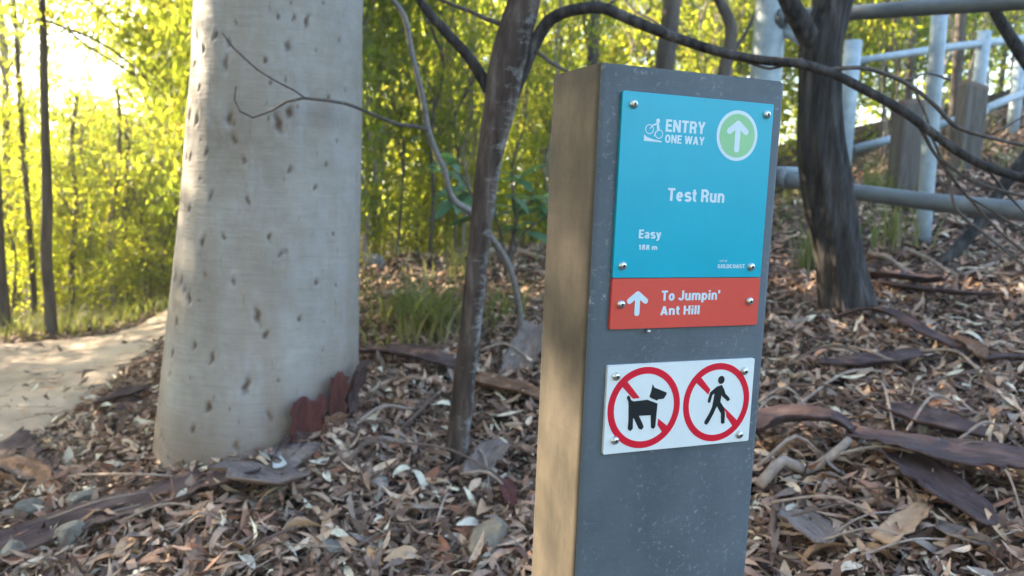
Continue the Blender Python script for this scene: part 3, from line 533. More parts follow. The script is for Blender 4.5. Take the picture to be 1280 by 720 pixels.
lz = noise(n, 17, 5, .75, stretch=(1, 1, 2.0)); ge = n.nodes.new('ShaderNodeNewGeometry'); sx = n.nodes.new('ShaderNodeSeparateXYZ'); n.links.new(ge.outputs['Normal'], sx.inputs[0])
tcz = n.nodes.new('ShaderNodeTexCoord'); sz = n.nodes.new('ShaderNodeSeparateXYZ'); n.links.new(tcz.outputs['Object'], sz.inputs[0])
lf = mathn(n, 'ADD', lz.outputs[0], mathn(n, 'MULTIPLY', sx.outputs['X'], .17)); c = mixc(n, ramp(n, [(.58, (0,)*3), (.80, (.7,)*3)], lf).outputs[0], c, (.34, .34, .32))
n.links.new(c, b.inputs['Base Color']); b.inputs['Roughness'].default_value = .9; b.inputs['Specular IOR Level'].default_value = .2; bump(n, b, t.outputs[0], .9, .01)
LICHEN = m
mb.build('trunk', LICHEN, slim, local=slim.location)
def limb(parent, pts, m_, n=8, step=.04, name='branch', fine=None):
    mb = MB(); pipe(mb, pts, n, step, fine=fine); return mb.build(name, m_, parent, local=parent.location)
limb(slim, [(632,140,22,SD),(612,112,17,SD-.01),(602,96,14.5,SD),(585,70,13.5,SD-.03),(560,43,12.5,SD-.06),(536,16,11.5,SD-.1),(520,-8,11,SD-.12),(490,-70,9,SD-.2),(450,-190,6,SD-.3)], BARK_DARK, 12, .02, fine=ridged(31, .04, 4, 8))
limb(slim, [(632,32,7,SD),(608,24,5.5,SD+.03),(590,15,5,SD+.06),(568,7,4.5,SD+.1),(548,-2,4.5,SD+.12),(500,-30,3,SD+.2)], BARK_TWIG)
arch = limb(slim, [(638,118,24,SD),(654,82,21,SD),(671,50,16,SD-.01),(688,25,14.5,SD-.03),(715,13,14,SD-.06),(750,10,14,SD-.1),(775,19,13.5,SD-.12),(800,30,13.5,SD-.14),(850,49,12,SD-.18),(900,65,11.5,SD-.22),(950,75,11,SD-.25),(1000,80,11.5,SD-.28),(1040,92,11,SD-.3),(1080,112,11.5,SD-.32),(1130,140,11.5,SD-.34),(1165,166,11,SD-.36),(1200,191,10.5,SD-.38),(1240,211,11,SD-.4),(1290,226,11,SD-.42),(1370,250,8,SD-.45)], BARK_DARK, 12, .015, fine=ridged(41, .10, 3, 16))
def twig(pts, parent=arch, m_=BARK_TWIG, n=6):
    mb = MB(); pipe(mb, pts, n, .02, fine=ridged(int(pts[0][0]), .06, 3, 12)); o = mb.build('twig', m_, parent); o.data.transform(Matrix.Translation(-Vector(slim.location))); return o
D2 = SD-.3
twig([(1030,88,6,D2),(1060,85,5.5,D2),(1085,86,5.5,D2),(1120,98,5.5,D2),(1145,112,5.5,D2),(1170,133,5.5,D2),(1195,158,5.5,D2),(1230,170,5,D2),(1262,178,4.5,D2),(1300,186,4,D2)])
twig([(1143,112,4,D2),(1150,128,3.5,D2),(1158,145,3.5,D2),(1164,168,3.5,D2-.02),(1175,195,4,D2-.03),(1186,222,4,D2-.03),(1196,262,4,D2-.04),(1240,300,3.5,D2-.05),(1290,340,3,D2-.06)])
twig([(1105,126,5,D2),(1130,143,5,D2-.02),(1150,160,4.5,D2-.03),(1162,182,4.5,D2-.03),(1172,197,4,D2-.03),(1190,222,3.5,D2-.03),(1215,252,3.5,D2),(1250,290,3.2,D2+.02),(1290,322,3,D2+.04)])
twig([(1170,194,4.5,D2-.03),(1190,210,4.5,D2-.04),(1215,226,4,D2-.05),(1258,240,4,D2-.06),(1300,250,3.5,D2-.07)])
twig([(1208,246,3.5,D2),(1235,260,3,D2),(1262,278,2.8,D2),(1295,292,2.5,D2)])
twig([(1228,205,4,D2-.07),(1245,225,3.2,D2-.05),(1262,246,3,D2-.04),(1290,275,2.5,D2-.02)])
twig([(892,62,4,SD-.2),(925,74,3.5,SD-.22),(962,86,3.5,SD-.25),(985,79,2.8,SD-.25),(1004,72,2.2,SD-.26)])
twig([(752,10,4,SD-.1),(765,3,3.5,SD-.09),(785,-10,3,SD-.08)]); twig([(838,42,3.5,SD-.17),(815,25,3,SD-.12),(795,15,2.8,SD-.08),(775,-5,2.5,SD)])
limb(slim, [(664,60,6,SD),(678,70,5,SD-.05),(690,79,4.5,SD-.1),(706,88,4,SD-.15),(730,104,3.5,SD-.2)], BARK_TWIG, name='twig')
twig([(1240,168,3,D2),(1255,160,2.6,D2),(1275,148,2.2,D2)]); twig([(1188,100,3,D2+.05),(1160,92,2.8,D2+.03),(1130,101,3,D2)])

# bare sapling stem climbing behind it, with the twig that crosses the gum
b0 = hit(652, 436); sap = empty('bare_sapling', b0)
tag(sap, 'thin bare crooked sapling winding up behind the slender tree', 'sapling')
d0 = b0[1]
mb = MB(); pipe(mb, [(653,445,10,d0),(651,420,9,d0-.02),(650,395,8,d0-.1),(645,365,8,d0-.2),(635,330,8.5,d0-.3),(618,302,8.5,d0-.4),(603,285,8.5,3.2),(590,265,8.5,3.15),(575,257,8.5,3.12),(563,243,8,3.1),(556,215,8,3.08),(546,192,8,3.06),(535,163,8.5,3.04),(529,125,7.5,3.02),(522,95,7,3.0),(514,62,7,3.0),(506,22,7,2.98),(488,-5,6.5,2.96),(470,-40,6,2.95),(440,-120,4,2.9)], 8, .025, fine=ridged(61, .05, 3, 9))
mb.build('stem', BARK_TWIG_PALE, sap, local=sap.location)
side = limb(sap, [(534,163,6,3.04),(520,158,5.2,2.95),(500,156,5,2.85),(480,149,4.6,2.75),(450,136,4.2,2.6),(430,129,4,2.5),(400,124.5,3.8,2.42),(380,122.5,3.6,2.4),(358,127,3.2,2.4),(340,138,2.8,2.4),(316,147,2.4,2.39),(300,139,2.2,2.38),(293,124,2,2.38),(295,108,1.8,2.37)], BARK_TWIG)
o = MB(); pipe(o, [(382,123,2.8,2.4),(368,113,2.6,2.4),(348,103,2.6,2.39),(322,87,2.6,2.38),(305,72,2.4,2.37),(292,60,2.4,2.36),(278,41,2.2,2.35)], 6, .02); o.build('twig', BARK_TWIG, side); side.children[0].data.transform(Matrix.Translation(-Vector(sap.location)))

# ------------------------------------------------------------------ RIGHT ROUGH-BARKED TREE
RD = 3.65
rb = at(1058, 388, RD); rough = empty('rough_bark_tree', (rb[0], RD, gz(rb[0], RD)))
tag(rough, 'dark rough barked tree standing just right of the sign post', 'tree')
mb = MB(); pipe(mb, [(1066,430,84,RD),(1062,392,73,RD),(1057,365,64,RD),(1052,335,57,RD),(1047,302,55,RD),(1040,265,57,RD),(1034,225,59,RD),(1028,182,55,RD),(1026,130,50,RD),(1026,95,48,RD),(1026,60,48,RD),(1033,35,46,RD),(1042,5,42,RD),(1052,-50,38,RD),(1070,-180,32,RD),(1100,-420,22,RD)], 40, .014, fine=ridged(71, .10, 9, 5))
mb.build('trunk', BARK_DARK, rough, local=rough.location)
limb(rough, [(1030,78,30,RD),(1015,52,28,RD-.02),(1000,26,24,RD-.05),(985,-2,22,RD-.08),(960,-60,19,RD-.1),(930,-160,13,RD-.15)], BARK_DARK, 20, .015, fine=ridged(81, .07, 5, 6))

# ------------------------------------------------------------------ STEEL BARRIER and pale fence on the bank
bar = empty('pipe_barrier', at(958, 230, 4.5) * np.array([1, 1, 0])+np.array([0, 0, gz(at(958, 230, 4.5)[0], 4.5)]))
tag(bar, 'grey steel pipe barrier with two long horizontal rails behind rough tree', 'barrier')
mb = MB(); q = at(960, 60, 4.45); tube(mb, [(q[0], q[1], gz(q[0], q[1])-.2), (q[0], q[1], 2.7)], [.083, .083], 28, .3); mb.build('post', STEEL_PALE, bar, local=bar.location)
limb(bar, [(966,23,15,4.43),(1000,20,16,4.35),(1060,16.5,17.5,4.2),(1150,10,19,4.0),(1280,1,21.5,3.72),(1420,-9,24,3.5)], STEEL_DULL, 20, .3, 'rail')
limb(bar, [(964,223,18,4.45),(1000,228,18.5,4.38),(1070,240,19.5,4.22),(1160,252,21.5,4.05),(1290,265,25,3.75),(1420,280,27,3.55)], STEEL_DULL, 20, .3, 'rail')
limb(bar, [(970,33,14,4.44),(988,42,14,4.4),(1003,51,14,4.36),(1030,66,14,4.3)], STEEL_PALE, 16, .1, 'brace')
limb(bar, [(966,213,10,4.5),(990,214,10.5,4.48),(1025,216,11,4.44)], STEEL_PALE, 16, .1, 'brace')
for py_, d_ in ((23, 4.4), (222, 4.42)):
    a_, b_ = at(974, py_, d_), at(982, py_, d_-.02); mb = MB(); tube(mb, [a_, b_], [.055, .055], 18, .05); mb.build('pipe_collar', STEEL_DULL, bar, local=bar.location)
qa, qb = at(1174, 16, 4.62), at(1156, 284, 4.62); g0 = gz(qb[0], qb[1])
mb = MB(); tube(mb, [(qb[0], qb[1], g0-.15), (qa[0], qa[1], qa[2]+.1)], [.043, .043], 20, .3); mb.build('post', STEEL_PALE, bar, local=bar.location)

fence = empty('steel_fence', (at(1065, 200, 6.4)[0], 6.4, gz(at(1065, 200, 6.4)[0], 6.4)))
tag(fence, 'pale blue steel post and rail fence climbing the bank', 'fence')
def vpost(px, ptop, w, d, pbot=None):
    a = at(px, ptop, d); mb = MB(); tube(mb, [(a[0], a[1], gz(a[0], a[1])-.2), (a[0], a[1], a[2])], [w*d/F_PX/2]*2, 18, .4)
    bv = mb.build('post', STEEL_PALE, fence, local=fence.location); return bv
vpost(1067, 51, 20, 6.4); vpost(1231, 39, 15.5, 6.9); vpost(1276, 72, 14, 7.8)
for pts in ([(1068,77,9,6.4),(1120,69,9,6.5),(1180,60,9.5,6.7),(1230,54,9.5,6.9),(1300,46,10,7.2)], [(1068,186,10,6.4),(1130,170,10,6.55),(1195,150,10,6.75),(1231,139,10,6.9)], [(1232,136,9,6.9),(1260,124,9.5,7.3),(1300,110,10,7.8)]): limb(fence, pts, STEEL_PALE, 14, .4, 'rail')

def bollard(px, ptop, w, d, slope, label):
    a = at(px, ptop, d); g0 = gz(a[0], a[1]); hw = w*d/F_PX/2; e = empty('timber_bollard', (a[0], a[1], g0)); tag(e, label, 'bollard', 'timber bollards below the steel fence')
    mb = MB(); h = a[2]-g0; n = 8
    V = []; prof_ = rrect(-hw, hw, -hw*.9, hw*.9, hw*.18, 2)
    for z in np.linspace(-.2, 1, 7): V += [(x, y, (z*h+(slope*x if z == 1 else 0)) if z > 0 else -.2) for x, y in prof_]
    k = len(prof_); F = [(i*k+j, i*k+(j+1) % k, (i+1)*k+(j+1) % k, (i+1)*k+j) for i in range(6) for j in range(k)]+[tuple(6*k+j for j in range(k))]
    mb.add(V, F); mb.build('bollard_body', TIMBER, e, smooth=False); 
    mb = MB(); mb.add([(x*1.02, y*1.02, h+slope*x+.002) for x, y in prof_]+[(x*1.02, y*1.02, h-.03+slope*x) for x, y in prof_], [tuple(range(k))]+[((j+1) % k, j, j+k, (j+1) % k+k) for j in range(k)]); mb.build('sawn_top', BARK_GREY, e, smooth=False)
bollard(1143, 126, 37, 6.0, .05, 'squat grey timber bollard left of the taller leaning steel post'); bollard(1217, 106, 27, 6.5, -.3, 'timber bollard with slanted top beside the farther steel post')

# leaning dead tree on the far right, bent across the frame edge
b1 = hit(1170, 338); dead = empty('leaning_dead_tree', b1); tag(dead, 'dark crooked dead tree leaning behind the lower rail', 'dead tree')
dd = b1[1]; mb = MB(); pipe(mb, [(1166,345,20,dd),(1178,330,17,dd),(1200,308,16,dd+.05),(1225,278,15,dd+.1),(1245,247,15,dd+.1),(1262,222,16,dd+.1),(1288,190,16,dd+.1),(1316,150,16,dd+.1),(1312,112,16,dd+.05),(1284,78,16,dd),(1264,48,15,dd),(1244,14,13,dd),(1230,-20,11,dd),(1205,-70,7,dd)], 14, .03, fine=ridged(91, .07, 4, 6)); mb.build('trunk', BARK_DARK, dead, local=dead.location)

# ------------------------------------------------------------------ FOLIAGE
def leaf_quads(C, axis, L, W, g, fold=True):
    # lens-shaped leaves: four corners (tip, side, tip, side)
    n_ = len(C); ax = axis/(np.linalg.norm(axis, axis=1)[:, None]+1e-9); rv = g.normal(size=(n_, 3)); s = np.cross(ax, rv); s /= np.linalg.norm(s, axis=1)[:, None]+1e-9
    nn = np.cross(ax, s); L = L[:, None]; W = W[:, None]
    V = np.stack([C-ax*L/2, C+s*W/2+nn*L*.06, C+ax*L/2-nn*L*.05, C-s*W/2+nn*L*.06], 1).reshape(-1, 3)
    F = np.arange(4*n_).reshape(-1, 4); return V, F
def make_tree(seed, height, trunk_r, crown_z0, rx, rz, clumps, per, L, W, clump_r, droop, leafm, barkm, limbs=12, bend=.3, hollow=.45):
    g = np.random.default_rng(seed); root = empty('bush_tree', (0, 0, 0)); mb = MB(); k = 7
    pts = [(0, 0, -.25)]+[(bend*g.normal()*.25*(i/k), bend*g.normal()*.25*(i/k), height*i/k) for i in range(1, k+1)]; pts = np.array(pts)
    tube(mb, pts, np.interp(np.arange(k+1), [0, k], [trunk_r, trunk_r*.25]), 8, .12, fine=ridged(seed, .06, 3, 3))
    cz = (crown_z0+height+.2)/2; cen = []
    while len(cen) < clumps:
        p = g.uniform(-1, 1, 3); rr_ = np.linalg.norm(p)
        if hollow < rr_ < 1 or (rr_ < 1 and g.random() < .2): cen.append(p*[rx, rx, (height+.2-crown_z0)/2*rz]+[0, 0, cz])
    cen = np.array(cen); cen += g.normal(size=cen.shape)*.12
    for c in cen[:limbs]:
        z0 = float(np.clip(c[2]-g.uniform(.3, .9), height*.12, height*.92)); i = z0/height*k; b0_ = np.array([np.interp(i, range(k+1), pts[:, 0]), np.interp(i, range(k+1), pts[:, 1]), z0])
        mid = (b0_+c)/2+[0, 0, .12]; tube(mb, [b0_, mid, c], [trunk_r*.35, trunk_r*.2, trunk_r*.07], 5, .15, cap=False)
    mb.build('trunk', barkm, root)
    n_ = clumps*per; ci = np.repeat(np.arange(clumps), per); cr = clump_r*g.uniform(.6, 1.4, clumps)
    off = g.normal(size=(n_, 3)); off /= np.linalg.norm(off, axis=1)[:, None]; off *= (g.random(n_)**.5)[:, None]; off *= [1, 1, .65]
    C = cen[ci]+off*cr[ci][:, None]*1.3; ax = g.normal(size=(n_, 3)); ax[:, 2] -= droop; 
    V, F = leaf_quads(C, ax, L*g.uniform(.6, 1.3, n_), W*g.uniform(.7, 1.3, n_), g)
    o = link_mesh('crown', np_mesh('crown', V, F, leafm), root); return root
KINDS = {
 'wattle': make_tree(101, 4.2, .045, .25, 1.25, 1.0, 100, 50, .11, .042, 0.27, .2, GREEN, BARK_BG, 26),
 'wattle2': make_tree(102, 3.6, .04, .1, 1.15, 1.0, 90, 46, .10, .04, 0.26, .6, GREEN, BARK_BG, 26),
 'shrub': make_tree(103, 2.0, .025, .05, .85, 1.0, 60, 44, .09, .036, .26, .1, GREEN, BARK_BG, 20),
 'olive': make_tree(104, 4.8, .05, .6, 1.2, 1.0, 110, 75, .09, .028, 0.26, .9, OLIVE, BARK_BG, 26),
 'olive2': make_tree(105, 3.0, .035, .1, 1.05, 1.0, 84, 52, .10, .036, 0.24, .5, OLIVE, BARK_BG, 24),
 'gum': make_tree(106, 8.5, .075, 3.6, 1.5, 1.0, 85, 80, .11, .024, .38, 1.6, OLIVE, BARK_BG_PALE, 30),
 'canopy': make_tree(110, 8.6, .08, 4.15, 1.25, 1.0, 110, 100, .10, .03, .34, 1.2, OLIVE, BARK_BG, 26),
 'canopy2': make_tree(111, 6.2, .06, 2.15, 1.5, 1.0, 120, 95, .10, .034, .36, 1.2, OLIVE, BARK_BG, 26),
 'airy': make_tree(112, 4.3, .035, .2, 1.3, 1.0, 72, 40, .115, .045, .25, .4, GREEN, BARK_BG, 30),
 'pole': make_tree(107, 6.0, .035, 2.2, .8, 1.0, 46, 55, .10, .022, .28, 1.6, GREEN, BARK_BG, 22),
 'stem': make_tree(108, 3.6, .016, .8, .45, 1.0, 30, 22, .08, .022, .22, 1.0, GREEN, BARK_BG, 16, .6),
 'stem2': make_tree(109, 3.0, .020, 1.0, .5, 1.0, 24, 20, .08, .022, .22, 1.0, OLIVE, BARK_BG_PALE, 14, .8),
}
used = set(); gB = np.random.default_rng(77)
NAMES = {'wattle': 'bush_tree', 'wattle2': 'bush_tree', 'shrub': 'bush_shrub', 'olive': 'bush_tree', 'olive2': 'bush_tree', 'gum': 'gum_sapling', 'pole': 'gum_sapling', 'canopy': 'bush_tree', 'canopy2': 'bush_tree', 'airy': 'bush_tree', 'stem': 'thin_sapling', 'stem2': 'thin_sapling'}
def plant(kind, x, y, s, label, group, cat='tree', rz=None, sz=None):
    o = KINDS[kind] if kind not in used else copy_tree(KINDS[kind]); used.add(kind); o.name = NAMES[kind]
    o.location = (x, y, gz(x, y)-.05); o.rotation_euler = (0, 0, gB.uniform(0, 6.28) if rz is None else rz); o.scale = (s, s, s if sz is None else sz); tag(o, label, cat, group); return o
def where(px):
    if px < 100: return 'near the left edge beyond the path'
    if px < 250: return 'beyond the path just left of the gum'
    if px < 540: return 'in the thicket just right of the gum'
    if px < 640: return 'in the thicket behind the slender tree'
    if px < 780: return 'in the thicket just left of the post top'
    if px < 990: return 'rising behind the sign post top'
    if px < 1110: return 'behind the fence by the rough tree'
    return 'behind the fence at the right edge'
def plant_px(kind, px, d, s, label, group, cat='tree', sz=None):
    x = at(px, 300, d)[0]; return plant(kind, x, d, s, label, group, cat, None, sz)
LB = 'bright yellow green bush tree backlit beyond the dirt path'; LBG = 'backlit bush trees left of the gum'
for kind, px, d, s, sz in [('wattle2',20,10.5,.8,.78),('wattle',95,11.5,.85,.70),('olive2',150,10.8,.85,.82),('wattle',205,11.2,.9,.95),('olive2',60,14,1.,.9),('wattle2',125,14.5,1.,.88),('wattle',190,14.5,1.05,1.1),('olive',15,17,1.0,1.1)]: plant_px(kind, px, d, s, 'bright yellow green backlit bush tree '+where(px), 'backlit bush trees '+where(px), sz=sz)
for kind, px, d, s in [('shrub',15,9.4,.75),('shrub',110,9.8,.7),('shrub',160,9.3,.65),('shrub',210,9.6,.85),('shrub',185,8.9,.5),('shrub',70,10.3,.8),('shrub',235,10.5,1.0)]: plant_px(kind, px, d, s, 'low yellow green shrub '+where(px), 'low shrubs '+where(px), 'shrub')
for kind, px, d, s in [('stem',85,9.3,.8),('stem2',140,8.9,.7),('stem',175,9.0,.8),('stem2',190,9.6,.9),('stem',8,8.6,.8),('stem2',108,10,1.)]: plant_px(kind, px, d, s, 'thin spindly sapling '+where(px), 'spindly saplings '+where(px), 'sapling')
MB_L = 'green bush tree in the thicket between gum and sign post'; MBG = 'thicket trees between gum and sign post'
for kind, px, d, s in [('airy',490,13.5,1.0),('olive2',535,10.5,.8),('airy',575,12.5,1.15),('airy',625,13,1.0),('olive2',670,10.8,.9),('airy',715,12.5,1.1),('airy',510,16,1.4),('airy',590,16.5,1.7),('airy',660,16,1.4),('gum',470,9.2,.9),('pole',655,12,1.1),('pole',545,9.4,.9),('airy',760,13.5,1.1)]: plant_px(kind, px, d, s, 'airy green bush tree '+where(px), 'thicket trees '+where(px))
for i in range(26):
    px = gB.uniform(446, 740); d = gB.uniform(6.6, 9.5); plant_px(gB.choice(['stem', 'stem2', 'stem']), px, d, gB.uniform(.7, 1.15), 'thin bare stemmed sapling '+where(px), 'thin saplings '+where(px), 'sapling')
for kind, px, d, s in [('shrub',470,7.6,.5),('shrub',520,8.2,.6),('shrub',610,8.0,.55),('shrub',665,7.4,.5),('shrub',570,8.8,.7),('shrub',700,8.5,.7)]: plant_px(kind, px, d, s, 'low tangled shrub '+where(px), 'tangled shrubs '+where(px), 'shrub')
RBL = 'green and yellow bush tree behind the steel barrier and fence'; RBG = 'trees behind the steel fence'
for kind, px, d, s in [('olive',800,11,1.),('wattle2',850,12,1.1),('olive2',900,10,1.),('wattle',940,13,1.2),('olive',990,12,1.),('wattle',1040,11,.9),('wattle2',1100,12,1.),('olive2',1150,11,1.),('olive',1190,13,1.),('wattle',1260,14,1.),('olive',870,16,1.5),('wattle',1010,16,1.4),('olive',1120,17,1.4),('olive',1230,18,1.4),('gum',880,9.5,.8),('wattle2',1330,13,1.)]: plant_px(kind, px, d, s, 'green and yellow bush tree '+where(px), 'bush trees '+where(px))
for i in range(16):
    px = gB.uniform(760, 1290); d = gB.uniform(7.8, 10.5); plant_px(gB.choice(['stem', 'stem2']), px, d, gB.uniform(.8, 1.1), 'thin sapling standing '+where(px), 'slope saplings '+where(px), 'sapling')

for x, y, s, z_ in [(-1.08,3.75,.40,.95),(-1.34,4.55,.5,.85),(-1.28,4.15,.42,.85),(-1.5,4.8,.46,.9),(-1.62,5.2,.5,.95)]: plant('olive2', x, y, s, 'narrow leafy shrub added behind the pale gum to block sun', 'added sun blocking shrubs behind the gum', 'shrub', None, z_)  # unseen shrubs added here to keep direct sun off the right-hand litter
for x, y, s in [(-1.95,6.3,1.2),(-1.32,4.6,1.0),(-1.72,5.5,1.05)]: plant('canopy2', x, y, s, 'tall leafy tree added behind the pale gum to block sun', 'added tall sun blocking trees behind the gum')  # added crowns above the frame that keep sun off the right side

# single background trunks that stand out
def bgtree(label, pts, m_, n=10, name='background_tree', branches=(), cat='tree', crown=None):
    b0_ = at(pts[0][0], pts[0][1], pts[0][3]); e = empty(name, (b0_[0], b0_[1], gz(b0_[0], b0_[1]))); tag(e, label, cat)
    pts = list(pts); x, y, w, d = pts[0]; mb = MB(); P = [at(a, b_, d_) for a, b_, w_, d_ in pts]; R_ = [w_*d_/F_PX/2 for *_, w_, d_ in pts]
    P = [np.array([P[0][0], P[0][1], e.location.z-.25])]+P; R_ = [R_[0]*1.1]+R_
    tube(mb, P, R_, n, .06, fine=ridged(int(pts[0][0])+7, .08, 4, 3)); mb.build('trunk', m_, e, local=e.location)
    for bp in branches: limb(e, bp, BARK_BG, 6, .06)
    if crown is not None:
        cen, per, cr = crown; g = np.random.default_rng(int(x)); C = np.vstack([at(a, b_, d_)+g.normal(size=(per, 3))*cr*[1, 1, .6] for a, b_, d_ in cen]); ax = g.normal(size=C.shape); ax[:, 2] -= 1.2
        V, F = leaf_quads(C, ax, .09*g.uniform(.6, 1.3, len(C)), .026*g.uniform(.7, 1.3, len(C)), g); link_mesh('crown', np_mesh('crown', V-np.array(e.location), F, OLIVE), e)
    return e
dA = hit(64, 421)[1]; dA = min(dA, 8.0)
bgtree('straight dark trunk standing on the far edge of the dirt path', [(64,421,17,dA),(62,370,14,dA),(58,320,14,dA),(59,250,13,dA),(57,180,11,dA),(55,100,10,dA),(54,40,9,dA),(52,-10,8,dA),(48,-120,7,dA),(44,-260,4,dA)], BARK_BG, 10, 'dark_trunk_tree',
  [[(55,25,4,dA),(85,36,4,dA),(115,48,3.6,dA),(140,62,3.4,dA),(165,82,3.2,dA),(185,100,2.6,dA),(207,118,2,dA)], [(85,38,3,dA),(110,58,3,dA),(140,76,3,dA),(165,92,2.6,dA),(196,112,2,dA)], [(50,-80,4,dA),(80,-30,3.4,dA),(110,0,3,dA),(130,18,2.5,dA),(150,38,2,dA)], [(54,20,3,dA),(38,30,2.5,dA),(20,28,2,dA)]],
  crown=([(100,-8,dA),(125,5,dA),(112,14,dA),(150,32,dA+.1),(80,-20,dA),(60,20,dA),(30,18,dA),(10,-5,dA),(140,-15,dA),(75,38,dA)], 34, .13))
bgtree('thinner dark trunk left of the straight dark one by the path', [(44,408,8,9.0),(40,330,8,9),(34,250,7,9),(26,140,6.5,9),(20,40,6,9),(16,-20,5,9),(8,-140,3.5,9)], BARK_BG, 8, 'dark_trunk_tree', crown=([(15,40,9),(5,60,9),(30,80,9.1),(-5,20,9),(20,10,9),(35,140,9)], 60, .2))
bgtree('grey brown trunk seen just left of the gum near the top', [(252,420,16,8.6),(248,250,15,8.6),(243,130,14.5,8.6),(237,70,14,8.6),(230,30,13,8.6),(223,-10,12,8.6),(205,-140,9,8.6)], BARK_BG, 10, 'dark_trunk_tree', [[(232,40,4,8.6),(216,25,3.5,8.6),(205,10,3,8.6),(198,-5,2.5,8.6)]])
bgtree('dark shadowy trunk at the left edge beyond the path', [(4,432,22,7.6),(2,380,18,7.6),(-2,330,16,7.6),(-8,200,14,7.6),(-16,40,11,7.6),(-24,-120,7,7.6)], BARK_BG, 9, 'dark_trunk_tree')
bgtree('grey brown trunk rising behind the top left of the sign post', [(737,320,17,8),(739,180,15,8),(741,80,14,8),(744,20,13,8),(748,-120,10,8)], BARK_BG, 9)
bgtree('thicker leaning trunk rising behind the middle of the sign post top', [(815,320,28,7.2),(822,180,27,7.2),(830,85,24,7.2),(838,20,22,7.2),(850,-120,17,7.2)], BARK_BG, 11)
bgtree('twisted brown trunk rising just left of the pale barrier post', [(905,300,22,6.6),(903,160,20,6.6),(905,95,17,6.6),(912,60,16,6.6),(913,30,15,6.6),(903,8,14,6.6),(893,-20,12,6.6),(880,-130,9,6.6)], BARK_BG, 10, branches=[[(912,70,6,6.6),(930,45,5,6.6),(945,15,4.5,6.6),(958,-15,4,6.6)]])
bgtree('slim dark trunk between the two tall steel fence posts', [(1186,250,12,7.4),(1190,170,12,7.4),(1196,90,12,7.4),(1201,20,12,7.4),(1210,-120,9,7.4)], BARK_BG, 9)
bgtree('slim brown trunk standing left of the short timber bollard', [(1132,240,9,8.4),(1134,150,9,8.4),(1140,60,8.5,8.4),(1148,-20,8,8.4),(1158,-120,6,8.4)], BARK_BG, 8)
bgtree('faint grey green trunk between the slender tree and bare sapling', [(558,330,11,9.4),(560,200,11,9.4),(562,80,10,9.4),(566,-30,9,9.4)], BARK_BG_PALE, 8)
bgtree('slim dark stem standing close to the right side of the gum', [(458,325,6,7.6),(459,220,5.5,7.6),(455,110,5,7.6),(459,20,4.5,7.6),(462,-50,4,7.6)], BARK_BG, 7)

bgtree('slim dark stem in the bushes right of the straight dark trunk', [(92,412,7,9.6),(90,340,7,9.6),(95,260,6,9.6),(90,180,5,9.6),(96,120,4,9.6)], BARK_BG, 7)
bgtree('slim leaning stem in the bushes midway between dark trunk and gum', [(140,402,8,9.4),(143,350,7.5,9.4),(138,290,7,9.4),(146,230,6,9.4),(150,160,5,9.4),(147,110,4,9.4)], BARK_BG, 7, branches=[[(142,300,4,9.4),(158,270,3,9.4),(170,240,2.5,9.4)]])
bgtree('dark forked stem beside the path near the left edge of the gum', [(172,398,9,9.2),(168,355,8,9.2),(160,320,7.5,9.2),(156,270,7,9.2),(160,215,6,9.2),(158,150,5,9.2)], BARK_BG, 7, branches=[[(168,350,5,9.2),(178,320,4,9.2),(176,280,3.5,9.2),(184,240,3,9.2)]])
bgtree('slim grey stem in the bushes just left of the gum', [(205,395,7,9.8),(203,330,7,9.8),(206,250,6,9.8),(200,180,5,9.8),(204,110,4,9.8)], BARK_BG_PALE, 7)
plant_px('gum', 12, 10.5, .85, 'tall thin gum sapling at the far left behind the path', 'gum saplings behind the path', 'tree'); plant_px('pole', 38, 12, 1.0, 'tall slender sapling behind the straight dark trunk', None, 'tree')
# far wood: one mass of leaves behind everything
g = np.random.default_rng(9); n_ = 46000; a_ = g.uniform(-.85, .85, n_); r_ = g.uniform(19, 34, n_); X = r_*np.sin(a_); Y = r_*np.cos(a_)
cl = np.sin(a_*31+r_*.6)+np.sin(a_*53-r_*.9+1); top_ = np.where(a_ < -.31, 2.6+.9*np.sin(a_*40), 9.5+2*np.sin(a_*23)); Z0 = ground(X, Y); zt = Z0+g.random(n_)**.8*top_
keep = (cl+g.normal(size=n_)*.9 > -.7)&((a_ > -.36) | (zt < 2.6+Z0*0)); C = np.stack([X, Y, zt], 1)[keep]; ax = g.normal(size=C.shape); ax[:, 2] -= .6
V, F = leaf_quads(C, ax, .34*g.uniform(.6, 1.3, len(C)), .17*g.uniform(.7, 1.3, len(C)), g)
tag(link_mesh('far_wood', np_mesh('far_wood', V, F, GREEN)), 'far off green woodland seen through the nearer bush', 'woodland', kind='stuff')

# shade trees left of the frame, between the low sun and the sign
SL = 'leafy tree left of the path that shades the sign'; SG = 'shade trees left of the path'
for kind, t, q, s in [('olive2',6.6,-1.6,1.2),('olive',6.9,-.6,1.0),('canopy',7.5,.3,.95),('canopy',7.2,1.2,.93),('canopy',8.0,.55,1.),('canopy',8.6,1.15,1.06),('olive',9.0,-.9,1.2),('olive',9.2,2.3,1.05),('olive2',8.4,1.9,1.2),('olive2',10.6,4.2,1.2),('olive',11.6,2.6,1.3),('canopy',10.2,.2,1.22),('olive',9.,-2.4,1.2),('canopy',11.5,1.2,1.34)]: plant(kind, -.883*t+.469*q, .469*t+.883*q, s, SL, SG)
for kind, px, d, s in [('olive',275,8.0,1.05),('olive',345,7.4,1.0),('olive2',400,7.0,1.1),('olive',300,9.4,1.2),('olive',375,8.8,1.2)]: plant_px(kind, px, d, s, 'dense bush tree added behind the thick pale gum to block sun', 'added dense sun blocking trees behind the gum')  # hidden trees put in to block sun from the barrier and fence

